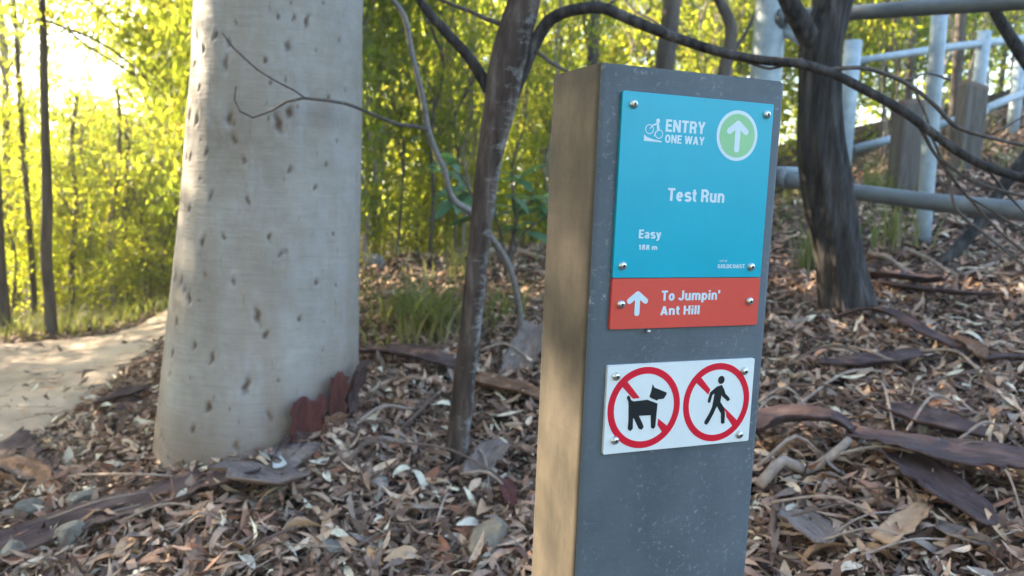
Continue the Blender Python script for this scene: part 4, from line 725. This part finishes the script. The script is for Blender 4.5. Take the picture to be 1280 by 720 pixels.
for kind, az, r, s in [('canopy',-100,5.5,.9),('olive',-108,7,1.3),('olive',-120,6,1.2),('canopy',-128,7.5,1.1),('olive',-138,6.5,1.3),('olive',-150,7.5,1.4),('canopy',-158,6.5,1.0),('olive',-168,7.5,1.4),('olive',-180,8.5,1.4),('canopy',-145,10,1.4),('canopy',-115,10,1.4),('canopy',-172,11,1.4),('olive',170,7.5,1.4),('canopy',160,9,1.3),('olive',-175,6.2,1.2),('olive',-160,9.5,1.6),('olive',-130,9.5,1.6)]: plant(kind, r*math.sin(R(az)), r*math.cos(R(az)), s, 'tall leafy tree added behind the viewpoint to block sky light', 'added sky blocking trees behind the viewpoint')  # added unseen trees that cut sky light from behind and left

# ------------------------------------------------------------------ broad-leaved shrub behind the slender tree
shd = 4.4; sb = at(632, 335, shd); shrub = empty('broadleaf_shrub', (sb[0], shd, gz(sb[0], shd))); tag(shrub, 'small shrub with broad blue green leaves behind slender tree', 'shrub')
def broad_leaf(L, W, seed):
    g = np.random.default_rng(seed); nL = 7; V = []; F = []
    for i in range(nL):
        t = i/(nL-1); w = W*math.sin(math.pi*min(1, t*.93+.04))**.8/2; z = -.35*L*t*t; V += [(-w, L*t, z+.12*w), (0, L*t, z), (w, L*t, z+.12*w)]
    for i in range(nL-1):
        a = 3*i; F += [(a, a+1, a+4, a+3), (a+1, a+2, a+5, a+4)]
    return MB().add(V, F).mesh('leaf', BLUEGREEN)
BL = [broad_leaf(.15, .055, 1), broad_leaf(.12, .06, 2), broad_leaf(.18, .06, 3)]
g = np.random.default_rng(15); mb = MB(); spots = []
stems = [[(632,345),(628,300),(618,270),(600,250),(575,238)], [(632,340),(640,300),(650,265),(668,250)], [(634,335),(655,290),(676,275),(690,262)], [(630,330),(610,290),(588,262),(570,250)], [(634,330),(645,285),(640,245),(648,225)], [(628,330),(605,275),(580,225),(565,205)]]
for s_ in stems:
    P = [at(x, y, shd+(i*.04-.08)) for i, (x, y) in enumerate(s_)]; tube(mb, P, np.linspace(.009, .003, len(P)), 6, .04); Q, _ = smooth_path(P, np.zeros(len(P)), .06); spots += list(Q[len(Q)//2:])+[Q[-1], Q[-1]]
mb.build('stem', BARK_TWIG, shrub, local=shrub.location)
for q in spots:
    for k in range(2):
        o = link_mesh('leaf', BL[int(g.integers(3))], shrub, np.array(q)-np.array(shrub.location)); o.rotation_euler = (g.uniform(-.3, .8), g.uniform(-.5, .5), g.uniform(0, 6.28)); o.scale = (g.uniform(.85, 1.35),)*3

# ------------------------------------------------------------------ grasses
def blades(mb_list, cx, cy, n_, h, spread, g, lean=.6):
    for i in range(n_):
        a = g.uniform(0, 6.28); r0 = abs(g.normal())*spread; x, y = cx+r0*math.cos(a), cy+r0*math.sin(a); z = gz_fast(x, y); L = h*g.uniform(.5, 1.2); w = .0048*g.uniform(.6, 1.3)*max(1, h/.3); ld = g.uniform(0, 6.28); dx, dy = math.cos(ld), math.sin(ld); le = lean*g.uniform(.3, 1.4); pts = []
        for t in (0, .35, .7, 1): pts.append((x+dx*le*L*t*t, y+dy*le*L*t*t, z+L*(t-.35*le*t*t)))
        V = []
        for t, p in zip((1, .9, .6, .05), pts): V += [(p[0]-dy*w*t, p[1]+dx*w*t, p[2]), (p[0]+dy*w*t, p[1]-dx*w*t, p[2])]
        mb_list.add(V, [(0, 1, 3, 2), (2, 3, 5, 4), (4, 5, 7, 6)])
_gx = np.arange(-14, 14, .12); _gy = np.arange(0, 16, .12); _GG = ground(*np.meshgrid(_gx, _gy, indexing='ij'))
def gz_fast(x, y):
    i = min(max((x+14)/.12, 0), len(_gx)-2); j = min(max(y/.12, 0), len(_gy)-2); a, b_ = int(i), int(j); u, v = i-a, j-b_
    return float(_GG[a, b_]*(1-u)*(1-v)+_GG[a+1, b_]*u*(1-v)+_GG[a, b_+1]*(1-u)*v+_GG[a+1, b_+1]*u*v)
def tussock(px, py, n_, h, spread, label, seed, lean=.7):
    p = hit(px, py); g = np.random.default_rng(seed); mb = MB(); blades(mb, p[0], p[1], n_, h, spread, g, lean); o = mb.build('grass_tussock', GRASS, local=(p[0], p[1], gz_fast(p[0], p[1])), smooth=True); tag(o, label, 'grass', 'grass tussocks in the leaf litter'); return o
tussock(535, 425, 200, .42, .17, 'green arching grass tussock left of the slender tree', 1, 1.1); tussock(500, 405, 80, .38, .14, 'small sparse grass tuft nearest the gum on its right', 2, 1.0); tussock(630, 400, 50, .26, .10, 'sparse grass tuft right of the slender tree by bare sapling', 3, .9)
tussock(1012, 345, 40, .34, .05, 'upright green grass tuft left of the rough barked tree', 4, .4); tussock(1115, 312, 60, .34, .12, 'green grass tuft under the lower pipe rail', 5, .5); tussock(1090, 250, 70, .3, .11, 'yellow green grass beneath the fence left of the bollard', 6, .6); tussock(1040, 335, 25, .2, .08, 'short grass tuft touching the foot of the rough tree', 7, .5); tussock(580, 345, 60, .35, .13, 'dry grass clump near the crest behind the slender tree', 8, .9)
g = np.random.default_rng(31); mb = MB()
for i in range(190):
    px = g.uniform(-160, 225); py = np.interp(px, [-160, 0, 60, 130, 180, 222], [440, 428, 424, 418, 400, 383])-g.uniform(0, 22)
    d = min(hit(px, py)[1], 11); x = at(px, py, d)[0]; blades(mb, x, d, 13, .27, .12, g, .6)
tag(mb.build('grass', GRASS), 'green grass growing along the far edge of the dirt path', 'grass', kind='stuff')
mb = MB()
for i in range(150):
    x, y = g.uniform(-1.9, 6.5), g.uniform(5.3, 9.5); blades(mb, x, y, 7, .3, .12, g, .9)
tag(mb.build('dry_grass', GRASS), 'thin dry grass scattered along the crest of the litter slope', 'grass', kind='stuff')

# ------------------------------------------------------------------ LEAF LITTER
def gum_leaves(X, Y, Zoff, L, W, tilt, g, segs=4, curl=.5):
    n_ = len(X); Z = ground(X, Y)+Zoff; yaw = g.uniform(0, 6.283, n_); e = .05
    gxs = (ground(X+e, Y)-ground(X-e, Y))/(2*e); gys = (ground(X, Y+e)-ground(X, Y-e))/(2*e)
    N = np.stack([-gxs, -gys, np.ones(n_)], 1)+g.normal(size=(n_, 3))*tilt[:, None]*[1, 1, .2]; N[:, 2] = np.maximum(N[:, 2], .15); N /= np.linalg.norm(N, axis=1)[:, None]
    D = np.stack([np.cos(yaw), np.sin(yaw), np.zeros(n_)], 1); D -= N*(D*N).sum(1)[:, None]; D /= np.linalg.norm(D, axis=1)[:, None]; S = np.cross(N, D)
    cu = g.normal(size=n_)*curl; bend = g.normal(size=n_)*.35; fold = g.uniform(-.1, .6, n_); tw = g.normal(size=n_)*.5
    t = np.linspace(0, 1, segs+1); prof_ = np.sin(np.pi*np.clip(t*.96+.02, 0, 1))**.75*(1.15-.35*t); V = np.empty((n_, (segs+1)*3, 3))
    for i in range(segs+1):
        s = (t[i]-.5); cen = np.stack([X, Y, Z], 1)+D*(s*L)[:, None]+N*(cu*L*(s*s-.08))[:, None]+S*(bend*L*(s*s-.08))[:, None]
        w = W*prof_[i]/2; ca, sa = np.cos(tw*s*2), np.sin(tw*s*2); S2 = S*ca[:, None]+N*sa[:, None]; N2 = N*ca[:, None]-S*sa[:, None]
        V[:, 3*i] = cen-S2*w[:, None]+N2*(fold*w)[:, None]; V[:, 3*i+1] = cen; V[:, 3*i+2] = cen+S2*w[:, None]+N2*(fold*w)[:, None]
    f = []
    for i in range(segs):
        a = 3*i; f += [(a, a+1, a+4, a+3), (a+1, a+2, a+5, a+4)]
    f = np.array(f); k = (segs+1)*3; F = (f[None]+(np.arange(n_)*k)[:, None, None]).reshape(-1, 4); return V.reshape(-1, 3), F
g = np.random.default_rng(41)
def scatter(n_, y0, y1, power=1.0, side=.75, xmin=None):
    y = y0+(y1-y0)*g.random(n_)**power; x = g.uniform(-1, 1, n_)*(y*side+.3); ok = ~in_path(x, y); 
    drop = in_path(x-.0, y) & (g.random(n_) < .05); ok |= drop; 
    tx = (x-float(gum.location.x))**2+(y-GD)**2 > .31**2; return x[ok & tx], y[ok & tx]
VV = []; FF = []; base = 0
def put(V, F):
    global base
    VV.append(V); FF.append(F+base); base += len(V)
x, y = scatter(21000, 1.2, 4.2, 1.0); n_ = len(x); put(*gum_leaves(x, y, .002+g.random(n_)**1.5*.058, g.uniform(.04, .125, n_), g.uniform(.009, .027, n_), g.uniform(.1, .75, n_), g, 4, .8))
x, y = scatter(22000, 4.0, 9.5, 1.0); n_ = len(x); put(*gum_leaves(x, y, .01+g.random(n_)**1.6*.045, g.uniform(.05, .13, n_), g.uniform(.016, .034, n_), g.uniform(.1, .6, n_), g, 2, .6))
x, y = scatter(34000, 1.2, 4.6, 1.0); n_ = len(x); put(*gum_leaves(x, y, .002+g.random(n_)*.04, g.uniform(.012, .04, n_), g.uniform(.006, .016, n_), g.uniform(.1, .7, n_), g, 2, .8))    # crumbs
for (cx_, cy_, r0_, wd, nn_, hh) in ((float(gum.location.x), GD, .36, .10, 2600, .10), (float(slim.location.x), SD, .055, .06, 200, .02), (float(rough.location.x), RD, .13, .08, 420, .06)):
    a_ = g.uniform(0, 6.283, nn_); rr_ = r0_+abs(g.normal(size=nn_))*wd; x, y = cx_+rr_*np.cos(a_), cy_+rr_*np.sin(a_); put(*gum_leaves(x, y, g.random(nn_)*hh*np.exp(-(rr_-r0_)/wd), g.uniform(.03, .09, nn_), g.uniform(.009, .024, nn_), g.uniform(.15, .6, nn_), g, 3, .6))
tag(link_mesh('leaf_litter', np_mesh('leaf_litter', np.vstack(VV), np.vstack(FF), LITTER)), 'dense brown and grey leaf litter covering the slope', 'leaf litter', kind='stuff')
# thin twigs through the litter, as one mass
VV = []; FF = []; n_ = 5200; x, y = scatter(n_, 1.2, 6.5); n_ = len(x); L = g.uniform(.05, .28, n_); r0 = g.uniform(.0009, .0034, n_); yaw = g.uniform(0, 6.28, n_); bnd = g.normal(size=n_)*.25; til = g.normal(size=n_)*.12; T = []
dx, dy = np.cos(yaw), np.sin(yaw); segs = 4
for i in range(segs+1):
    s = i/segs-.5; px_, py_ = x+dx*L*s-dy*bnd*L*s*s, y+dy*L*s+dx*bnd*L*s*s; zc = ground(px_, py_)+.02+L*s*til+.012*np.abs(til)*8; T.append(np.stack([px_, py_, zc], 1))
V = np.empty((n_, (segs+1)*3, 3))
for i in range(segs+1):
    for k in range(3):
        a = 2.09*k; V[:, i*3+k] = T[i]+np.stack([-dy*np.cos(a), dx*np.cos(a), np.full(n_, math.sin(a))], 1)*(r0*(1-.1*i))[:, None]
f = np.array([(i*3+k, i*3+(k+1) % 3, (i+1)*3+(k+1) % 3, (i+1)*3+k) for i in range(segs) for k in range(3)]); F = (f[None]+(np.arange(n_)*(segs+1)*3)[:, None, None]).reshape(-1, 4)
TWIGS = litter_mat('litter_twigs', [(0, (0.102,0.070,0.054)), (.5, (0.226,0.165,0.126)), (.8, (0.429,0.340,0.270)), (1, (0.339,0.200,0.135))]); tag(link_mesh('twig_litter', np_mesh('twig_litter', V.reshape(-1, 3), F, TWIGS)), 'fine dead twigs strewn through the leaf litter', 'twigs', kind='stuff')

# the largest leaves, one by one
def one_leaf(seed, m_, L, W):
    gg = np.random.default_rng(seed); V = []; F = []; nL = 7; cu = gg.uniform(-.9, .9); bd = gg.uniform(-.5, .5); fd = gg.uniform(0, .7); tw = gg.normal()*.6
    for i in range(nL):
        t = i/(nL-1); s = t-.5; w = W/2*math.sin(math.pi*(t*.96+.02))**.75*(1.15-.35*t); c = np.array([s*L, bd*L*s*s, cu*L*(s*s-.1)]); a = tw*s*2; S = np.array([0, math.cos(a), math.sin(a)]); N = np.array([0, -math.sin(a), math.cos(a)])
        V += [c-S*w+N*fd*w, c, c+S*w+N*fd*w]
    for i in range(nL-1):
        a = 3*i; F += [(a, a+1, a+4, a+3), (a+1, a+2, a+5, a+4)]
    return MB().add(V, F).mesh('fallen_leaf', m_)
KL = [('tan', LEAF_TAN), ('pale bleached', LEAF_PALE), ('reddish brown', LEAF_RED), ('grey brown', LEAF_GREY)]
PROT = {k: [one_leaf(i*10+j, m_, *((.10, .028), (.13, .028), (.085, .034), (.115, .04))[j]) for j in range(4)] for i, (k, m_) in enumerate(KL)}
g = np.random.default_rng(52); cnt = 0; pts = []
while cnt < 296:
    px = g.uniform(5, 1275); py = 720-(720-400)*g.random()**1.25
    if 655 < px < 985: continue
    p = hit(px, py, 6)
    if in_path(np.array([p[0]]), np.array([p[1]]))[0] or p[1] > 4.6 or (p[0]-gum.location.x)**2+(p[1]-GD)**2 < .36**2: continue
    k = g.choice(4, p=[.36, .22, .2, .22]); name_ = KL[k][0]; o = link_mesh('fallen_leaf', PROT[name_][int(g.integers(4))]); o.location = (p[0], p[1], gz_fast(p[0], p[1])+.03+.012*g.random())
    o.rotation_euler = (g.normal()*.35, g.normal()*.3, g.uniform(0, 6.28)); s = g.uniform(.75, 1.25); o.scale = (s, s, s)
    side_ = 'left of the sign post' if px < 700 else 'right of the sign post'
    tag(o, f'{name_} fallen gum leaf lying on the litter {side_}', 'leaf', f'{name_} fallen leaves {side_}'); cnt += 1
p = hit(1037, 446); o = MB(); gl_ = one_leaf(999, BLUEGREEN, .075, .026); gl_.materials[0] = leaf_mat('fresh_green_leaf', [(0, (.12,.3,.02)), (1, (.16,.36,.03))], [(0, (.2,.5,.03)), (1, (.25,.55,.03))], .3)
o = link_mesh('green_leaf', gl_); o.location = (p[0], p[1], gz_fast(p[0], p[1])+.04); o.rotation_euler = (.15, .2, .1); tag(o, 'single bright green leaf lying on the litter right of post', 'leaf')

# ------------------------------------------------------------------ shed bark, rocks, sticks
def bark(label, px_pts, w_px, m_, thick=.006, curl=.18, seed=0, lift=.03, name='bark_strip', torn=.3, lifts=None):
    P = []; W = []; wm = max(w_px) if isinstance(w_px, (list, tuple)) else w_px
    for i, (px, py) in enumerate(px_pts):
        p = hit(px, py, 9); l = .012+(lifts[i] if lifts else lift); P.append(np.array([p[0], p[1], gz_fast(p[0], p[1])+l])); w = max(w_px[i], .42*wm) if isinstance(w_px, (list, tuple)) else w_px; W.append(w*p[1]/F_PX)
    ddx, ddy = px_pts[-1][0]-px_pts[0][0], px_pts[-1][1]-px_pts[0][1]; W = [w*(1+.9*abs(ddx)/math.hypot(ddx, ddy)) for w in W]
    mb = slab(P, W, thick, curl, seed, torn=torn); o = mb.build(name, m_, local=P[0]); strip_attr(o, mb.uv); tag(o, label, 'bark', 'shed bark lying on the leaf litter'); return o
bark('long purple brown bark strip lying before the pale gum', [(-40,722),(20,700),(75,682),(130,662),(190,645),(245,622),(300,600)], [40,44,42,48,44,40,24], BARK_PURPLE, seed=1, curl=.12, torn=.22)
bark('dark bark piece at the left foot of the gum', [(118,545),(150,530),(178,512),(204,488)], [14,22,26,20], BARK_PURPLE, seed=2, lift=.0, curl=.2)
bark('curled orange brown bark sheet at the left edge', [(-22,600),(8,606),(36,618),(62,632)], [24,30,26,12], BARK_BROWN, seed=3, lift=.05, curl=.4, lifts=[.0,.02,.02,.0])
bark('blackish bark slab under the curled orange brown sheet', [(-30,575),(10,590),(45,612)], [60,40,12], BARK_PURPLE, seed=4, lift=.03)
bark('flat grey bark plate in front of the gum', [(318,598),(335,612),(352,622),(372,612)], [40,75,70,20], BARK_GREY, seed=5, lift=.05)
bark('purple brown bark plate between the long strip and gum', [(262,628),(290,620),(318,608)], [22,42,20], BARK_PURPLE, seed=6, lift=.045)
bark('dark bark slab lying behind the gum foot on its right', [(452,458),(490,462),(530,470),(566,480)], [16,24,26,18], BARK_PURPLE, seed=7, lift=.06)
bark('reddish bark strip crossing behind the slender tree', [(590,494),(620,500),(650,508),(672,514)], [18,24,22,14], BARK_BROWN, seed=8, lift=.05)
bark('grey bark plate leaning right of the slender tree foot', [(590,622),(603,604),(616,588),(630,578)], [16,26,24,12], BARK_GREY, seed=9, lift=.06)
bark('upright grey brown bark piece just left of the post', [(640,480),(650,462),(660,445),(668,432)], [22,30,26,16], BARK_GREY, seed=10, lifts=[.0,.03,.06,.09])
bark('arched dark bark strip with tan tip beyond the sign', [(1040,410),(1075,412),(1110,420),(1150,438),(1180,446),(1215,458)], [6,10,14,15,12,12], BARK_PURPLE, seed=11, lifts=[.03,.07,.08,.06,.05,.03])
bark('orange tan bark curl at the end of the arched strip', [(1188,438),(1205,448),(1220,458),(1228,470)], [6,14,14,6], BARK_BROWN, seed=12, lift=.05)
bark('thin dark bark strip below the green leaf', [(1022,474),(1060,476),(1100,472),(1140,466),(1165,464)], [10,20,24,18,8], BARK_PURPLE, seed=13, lift=.05)
bark('dark bark slab lying beside the rough tree foot', [(1085,362),(1115,370),(1150,372),(1180,378)], [18,26,24,12], BARK_PURPLE, seed=14, lifts=[.05,.08,.06,.1])
bark('long dark bark strip right of the rough tree foot', [(1100,375),(1140,383),(1185,388),(1240,390)], [10,14,14,6], BARK_PURPLE, seed=15, lift=.07)
bark('curved purple bark plate above the big forked sheet', [(1098,540),(1130,552),(1170,566),(1228,578)], [14,34,36,16], BARK_PURPLE, seed=16, lift=.07)
bark('broad purple bark sheet at the right edge', [(1060,580),(1100,588),(1140,602),(1180,612),(1230,616),(1300,622)], [14,32,46,58,52,40], BARK_PURPLE, seed=17, lift=.08, curl=.1)
bark('pointed bark arm branching down from the broad sheet', [(1120,600),(1150,625),(1180,650),(1205,672),(1235,692)], [34,40,38,34,14], BARK_PURPLE, seed=18, lift=.06, curl=.15)
bark('dark arching bark sheet emerging behind the post', [(930,578),(965,572),(1000,570),(1040,572),(1062,574)], [34,38,30,22,8], BARK_PURPLE, seed=19, lifts=[.08,.1,.11,.1,.07])
bark('tan bark piece near the bottom right corner', [(1098,708),(1120,692),(1142,674),(1158,660)], [16,22,18,8], LEAF_TAN, seed=20, lift=.05)
bark('grey bark flake at the bottom beside the post', [(978,668),(995,682),(1015,700),(1025,712)], [18,34,32,14], BARK_GREY, seed=21, lift=.05)
bark('dark olive bark scrap below the forked arm', [(1165,680),(1190,695),(1215,704),(1232,708)], [10,24,22,8], BARK_GREY, seed=22, lift=.04)
bark('white twisted bark ribbon in front of the gum', [(333,566),(340,580),(334,590),(345,600),(350,612)], [8,10,12,10,12], plain('ribbon_white', (.52,.5,.45), .7), seed=23, lift=.06, torn=.4)
bark('short pale bark ribbon at the right of the white twist', [(352,560),(365,563),(380,568)], [8,12,8], plain('ribbon_pale', (.5,.46,.4), .7), seed=24, lift=.06)
bark('dark bark lump in the litter left of the gum', [(120,520),(150,512),(180,500)], [14,20,12], BARK_PURPLE, seed=25, lift=.05)
bark('small maroon bark chip right of the slender tree', [(628,620),(634,640),(640,655)], [14,18,10], BARK_MAROON, seed=26, lift=.05)
bark('dark bark strip on the bank at the right edge', [(1230,470),(1260,468),(1295,470)], [6,12,10], BARK_PURPLE, seed=27, lift=.05)

def rock(label, px, py, w, h, m_, seed, lift=0.0, flat=.6):
    p = hit(px, py); s = w*p[1]/F_PX/2; bm_ = bmesh.new(); bmesh.ops.create_icosphere(bm_, subdivisions=4, radius=1.0); nf = vnoise(seed); g_ = np.random.default_rng(seed)
    planes = [(lambda v: v/np.linalg.norm(v))(g_.normal(size=3)) for _ in range(9)]; lim = g_.uniform(.42, .8, 9)
    for v in bm_.verts:
        c = np.array(v.co)
        for pl, l in zip(planes, lim):
            d_ = c@pl
            if d_ > l: c = c-pl*(d_-l)*.92
        c = c*(1+.05*nf(c[0]*3, c[1]*3+c[2]*2)); v.co = (c[0]*s*1.15, c[1]*s*.9, c[2]*s*flat*1.2)
    me_ = bpy.data.meshes.new('rock'); bm_.to_mesh(me_); bm_.free(); me_.materials.append(m_); me_.set_sharp_from_angle(angle=R(18)); me_.polygons.foreach_set('use_smooth', [True]*len(me_.polygons))
    o = link_mesh('rock', me_, None, (p[0], p[1], gz_fast(p[0], p[1])+.024+lift)); o.rotation_euler = (g_.uniform(-.2, .2), g_.uniform(-.2, .2), g_.uniform(0, 6)); tag(o, label, 'rock', 'rocks in the leaf litter')
rock('grey angular rock on the long bark strip, lower left', 88, 692, 48, 40, ROCK, 1, .03); rock('smaller grey rock at the very bottom left corner', 22, 708, 44, 30, ROCK, 2, .02); rock('grey rock at the left edge below the curled bark', 35, 655, 40, 34, ROCK, 3, .02)
rock('grey rock left of the long bark strip middle', 104, 643, 38, 26, ROCK, 4, .02); rock('greenish grey stone at the left foot of the gum', 213, 607, 40, 34, ROCK, 5, .03); rock('orange topped brown rock at the bottom beside the post', 607, 698, 84, 66, ROCK_TAN, 6, .0, .75); rock('flat grey oval stone at the bottom centre', 412, 698, 50, 34, ROCK, 7, .0, .4)
rock('low grey stone between the gum and slender tree', 470, 612, 40, 22, ROCK, 8, .0, .4); rock('grey stone in the litter below the gum left side', 160, 600, 30, 22, ROCK, 9, .0)
rock('dark boulder far back beside the gum', 470, 335, 40, 16, ROCK, 10, .0)

def stick(label, pts, w, m_, name='stick', lift=.05, forks=(), group='dead sticks on the litter'):
    P = []; R_ = []
    for i, (px, py) in enumerate(pts):
        p = hit(px, py, 9); l = lift*(1+.5*math.sin(i*2.1)); P.append(np.array([p[0], p[1], gz_fast(p[0], p[1])+l])); R_.append(w*p[1]/F_PX/2*(1-.35*i/len(pts)))
    mb = MB(); tube(mb, P, R_, 8, .03, fine=ridged(int(pts[0][0])+int(pts[0][1]), .1, 3, 12)); o = mb.build(name, m_, local=P[0]); tag(o, label, 'stick', group); return o
stick('thick pale broken branch behind the post at lower right', [(946,640),(975,620),(1005,606),(1035,602),(1058,592)], 15, STICK, 'fallen_branch', .07)
stick('dark upright stub stick beside the post bottom', [(962,700),(966,670),(970,640)], 10, STICK_DARK, lift=.05)
stick('long thin pale stick running from post to right', [(944,622),(990,600),(1030,592),(1060,585)], 5, STICK, lift=.09)
stick('slim curved grey stick above the broad sheet left end', [(940,540),(980,530),(1020,545),(1058,572)], 3.5, STICK, lift=.09)
stick('grey twig crossing the curved purple plate', [(1090,512),(1100,540),(1118,575)], 4, STICK, lift=.1)
stick('bent pale twig standing up right of the broad sheet', [(1246,640),(1252,665),(1280,690)], 3.5, STICK, lift=.1)
stick('long thin twig across the litter below the green leaf', [(985,505),(1040,520),(1090,530),(1150,520)], 3.5, STICK_DARK, lift=.07)
stick('pale twig angled beneath the thin dark bark strip', [(1130,575),(1160,545),(1195,525)], 3.5, STICK, lift=.09)
stick('thin tan stick near the right edge above the sheet', [(1190,590),(1225,575),(1255,555),(1275,545)], 4, STICK, lift=.08)
stick('dark crooked twig under the broad sheet', [(1130,625),(1135,645),(1150,660),(1160,650)], 4, STICK_DARK, lift=.06)
stick('long dark stick lying between gum and slender tree', [(430,600),(455,580),(485,560),(520,535),(545,515)], 6, STICK_DARK, lift=.05)
stick('grey stick parallel to the long dark stick', [(445,545),(480,530),(520,520),(550,505)], 5, STICK, lift=.05)
stick('pale thin stick reaching the post left side', [(575,620),(610,628),(640,634),(660,634)], 4.5, STICK, lift=.07)
stick('short pale stick right of the slender tree foot', [(590,575),(605,605),(612,630)], 3.5, STICK, lift=.06)
stick('grey curved twig low between the gum and the post', [(440,705),(480,690),(520,672),(565,655)], 5, STICK_DARK, lift=.04)
stick('upright pale twig leaning below the slender tree', [(545,680),(556,655),(566,632)], 3.5, STICK, lift=.06)
stick('thin grey branch lying far behind the slender tree', [(600,455),(630,452),(665,460)], 4, STICK, lift=.06)
stick('pale weathered branch far right below the lower rail', [(1130,325),(1160,345),(1195,352),(1240,345)], 6, STICK, lift=.06)
stick('thin pale branch on the bank near the steel post', [(1085,330),(1110,345),(1135,352)], 6, STICK, lift=.06)
stick('grey log far back at the crest right of the gum', [(590,330),(630,326),(680,330)], 9, STICK, 'fallen_log', .06)
stick('dark log far back at the crest beside the gum', [(446,322),(480,322),(520,326)], 10, STICK_DARK, 'fallen_log', .08)
stick('thin stick in the lower left litter', [(215,690),(250,672),(290,668)], 4, STICK, lift=.05)
stick('dark stick at the bottom left of centre', [(300,715),(345,700),(390,668)], 5, STICK_DARK, lift=.05)

g = np.random.default_rng(63)
for i in range(30):
    right = i % 5 < 3; px = g.uniform(960, 1270) if right else g.uniform(30, 640); py = g.uniform(425, 712)
    if not right and (px < 240 and py < 600 or 190 < px < 455 and py < 600): continue
    a = g.uniform(-.7, .7); L = g.uniform(40, 105); c = g.normal()*14; q = [(px-L*math.cos(a), py-.5*L*math.sin(a)), (px, py+c*.6), (px+L*math.cos(a), py+.5*L*math.sin(a))]
    if any(655 < x < 945 for x, y in q) and not right: continue
    pale = g.random() < .7; sd = 'right of the sign post' if right else 'left of the sign post'
    stick(f"{'thin pale' if pale else 'thin dark'} dead stick tangled in the litter {sd}", q, g.uniform(2.6, 4.8), STICK if pale else STICK_DARK, lift=g.uniform(.05, .08), group=f"{'pale' if pale else 'dark'} sticks {sd}")

# ------------------------------------------------------------------ thin air glow over the backlit bush
hm = bpy.data.materials.new('haze_air'); hm.use_nodes = True; hn = hm.node_tree; hn.nodes.remove(hn.nodes['Principled BSDF'])
pv = hn.nodes.new('ShaderNodeVolumePrincipled'); pv.inputs['Color'].default_value = (.95, .95, .92, 1); pv.inputs['Density'].default_value = .0028; pv.inputs['Anisotropy'].default_value = .35
hn.links.new(pv.outputs[0], hn.nodes['Material Output'].inputs['Volume'])
mb = MB(); box(mb, -1000, 1000, -1000, 1000, -9, 16); hz = mb.build('haze', hm, smooth=False); tag(hz, 'thin warm haze glowing among the backlit trees', 'haze', kind='stuff')
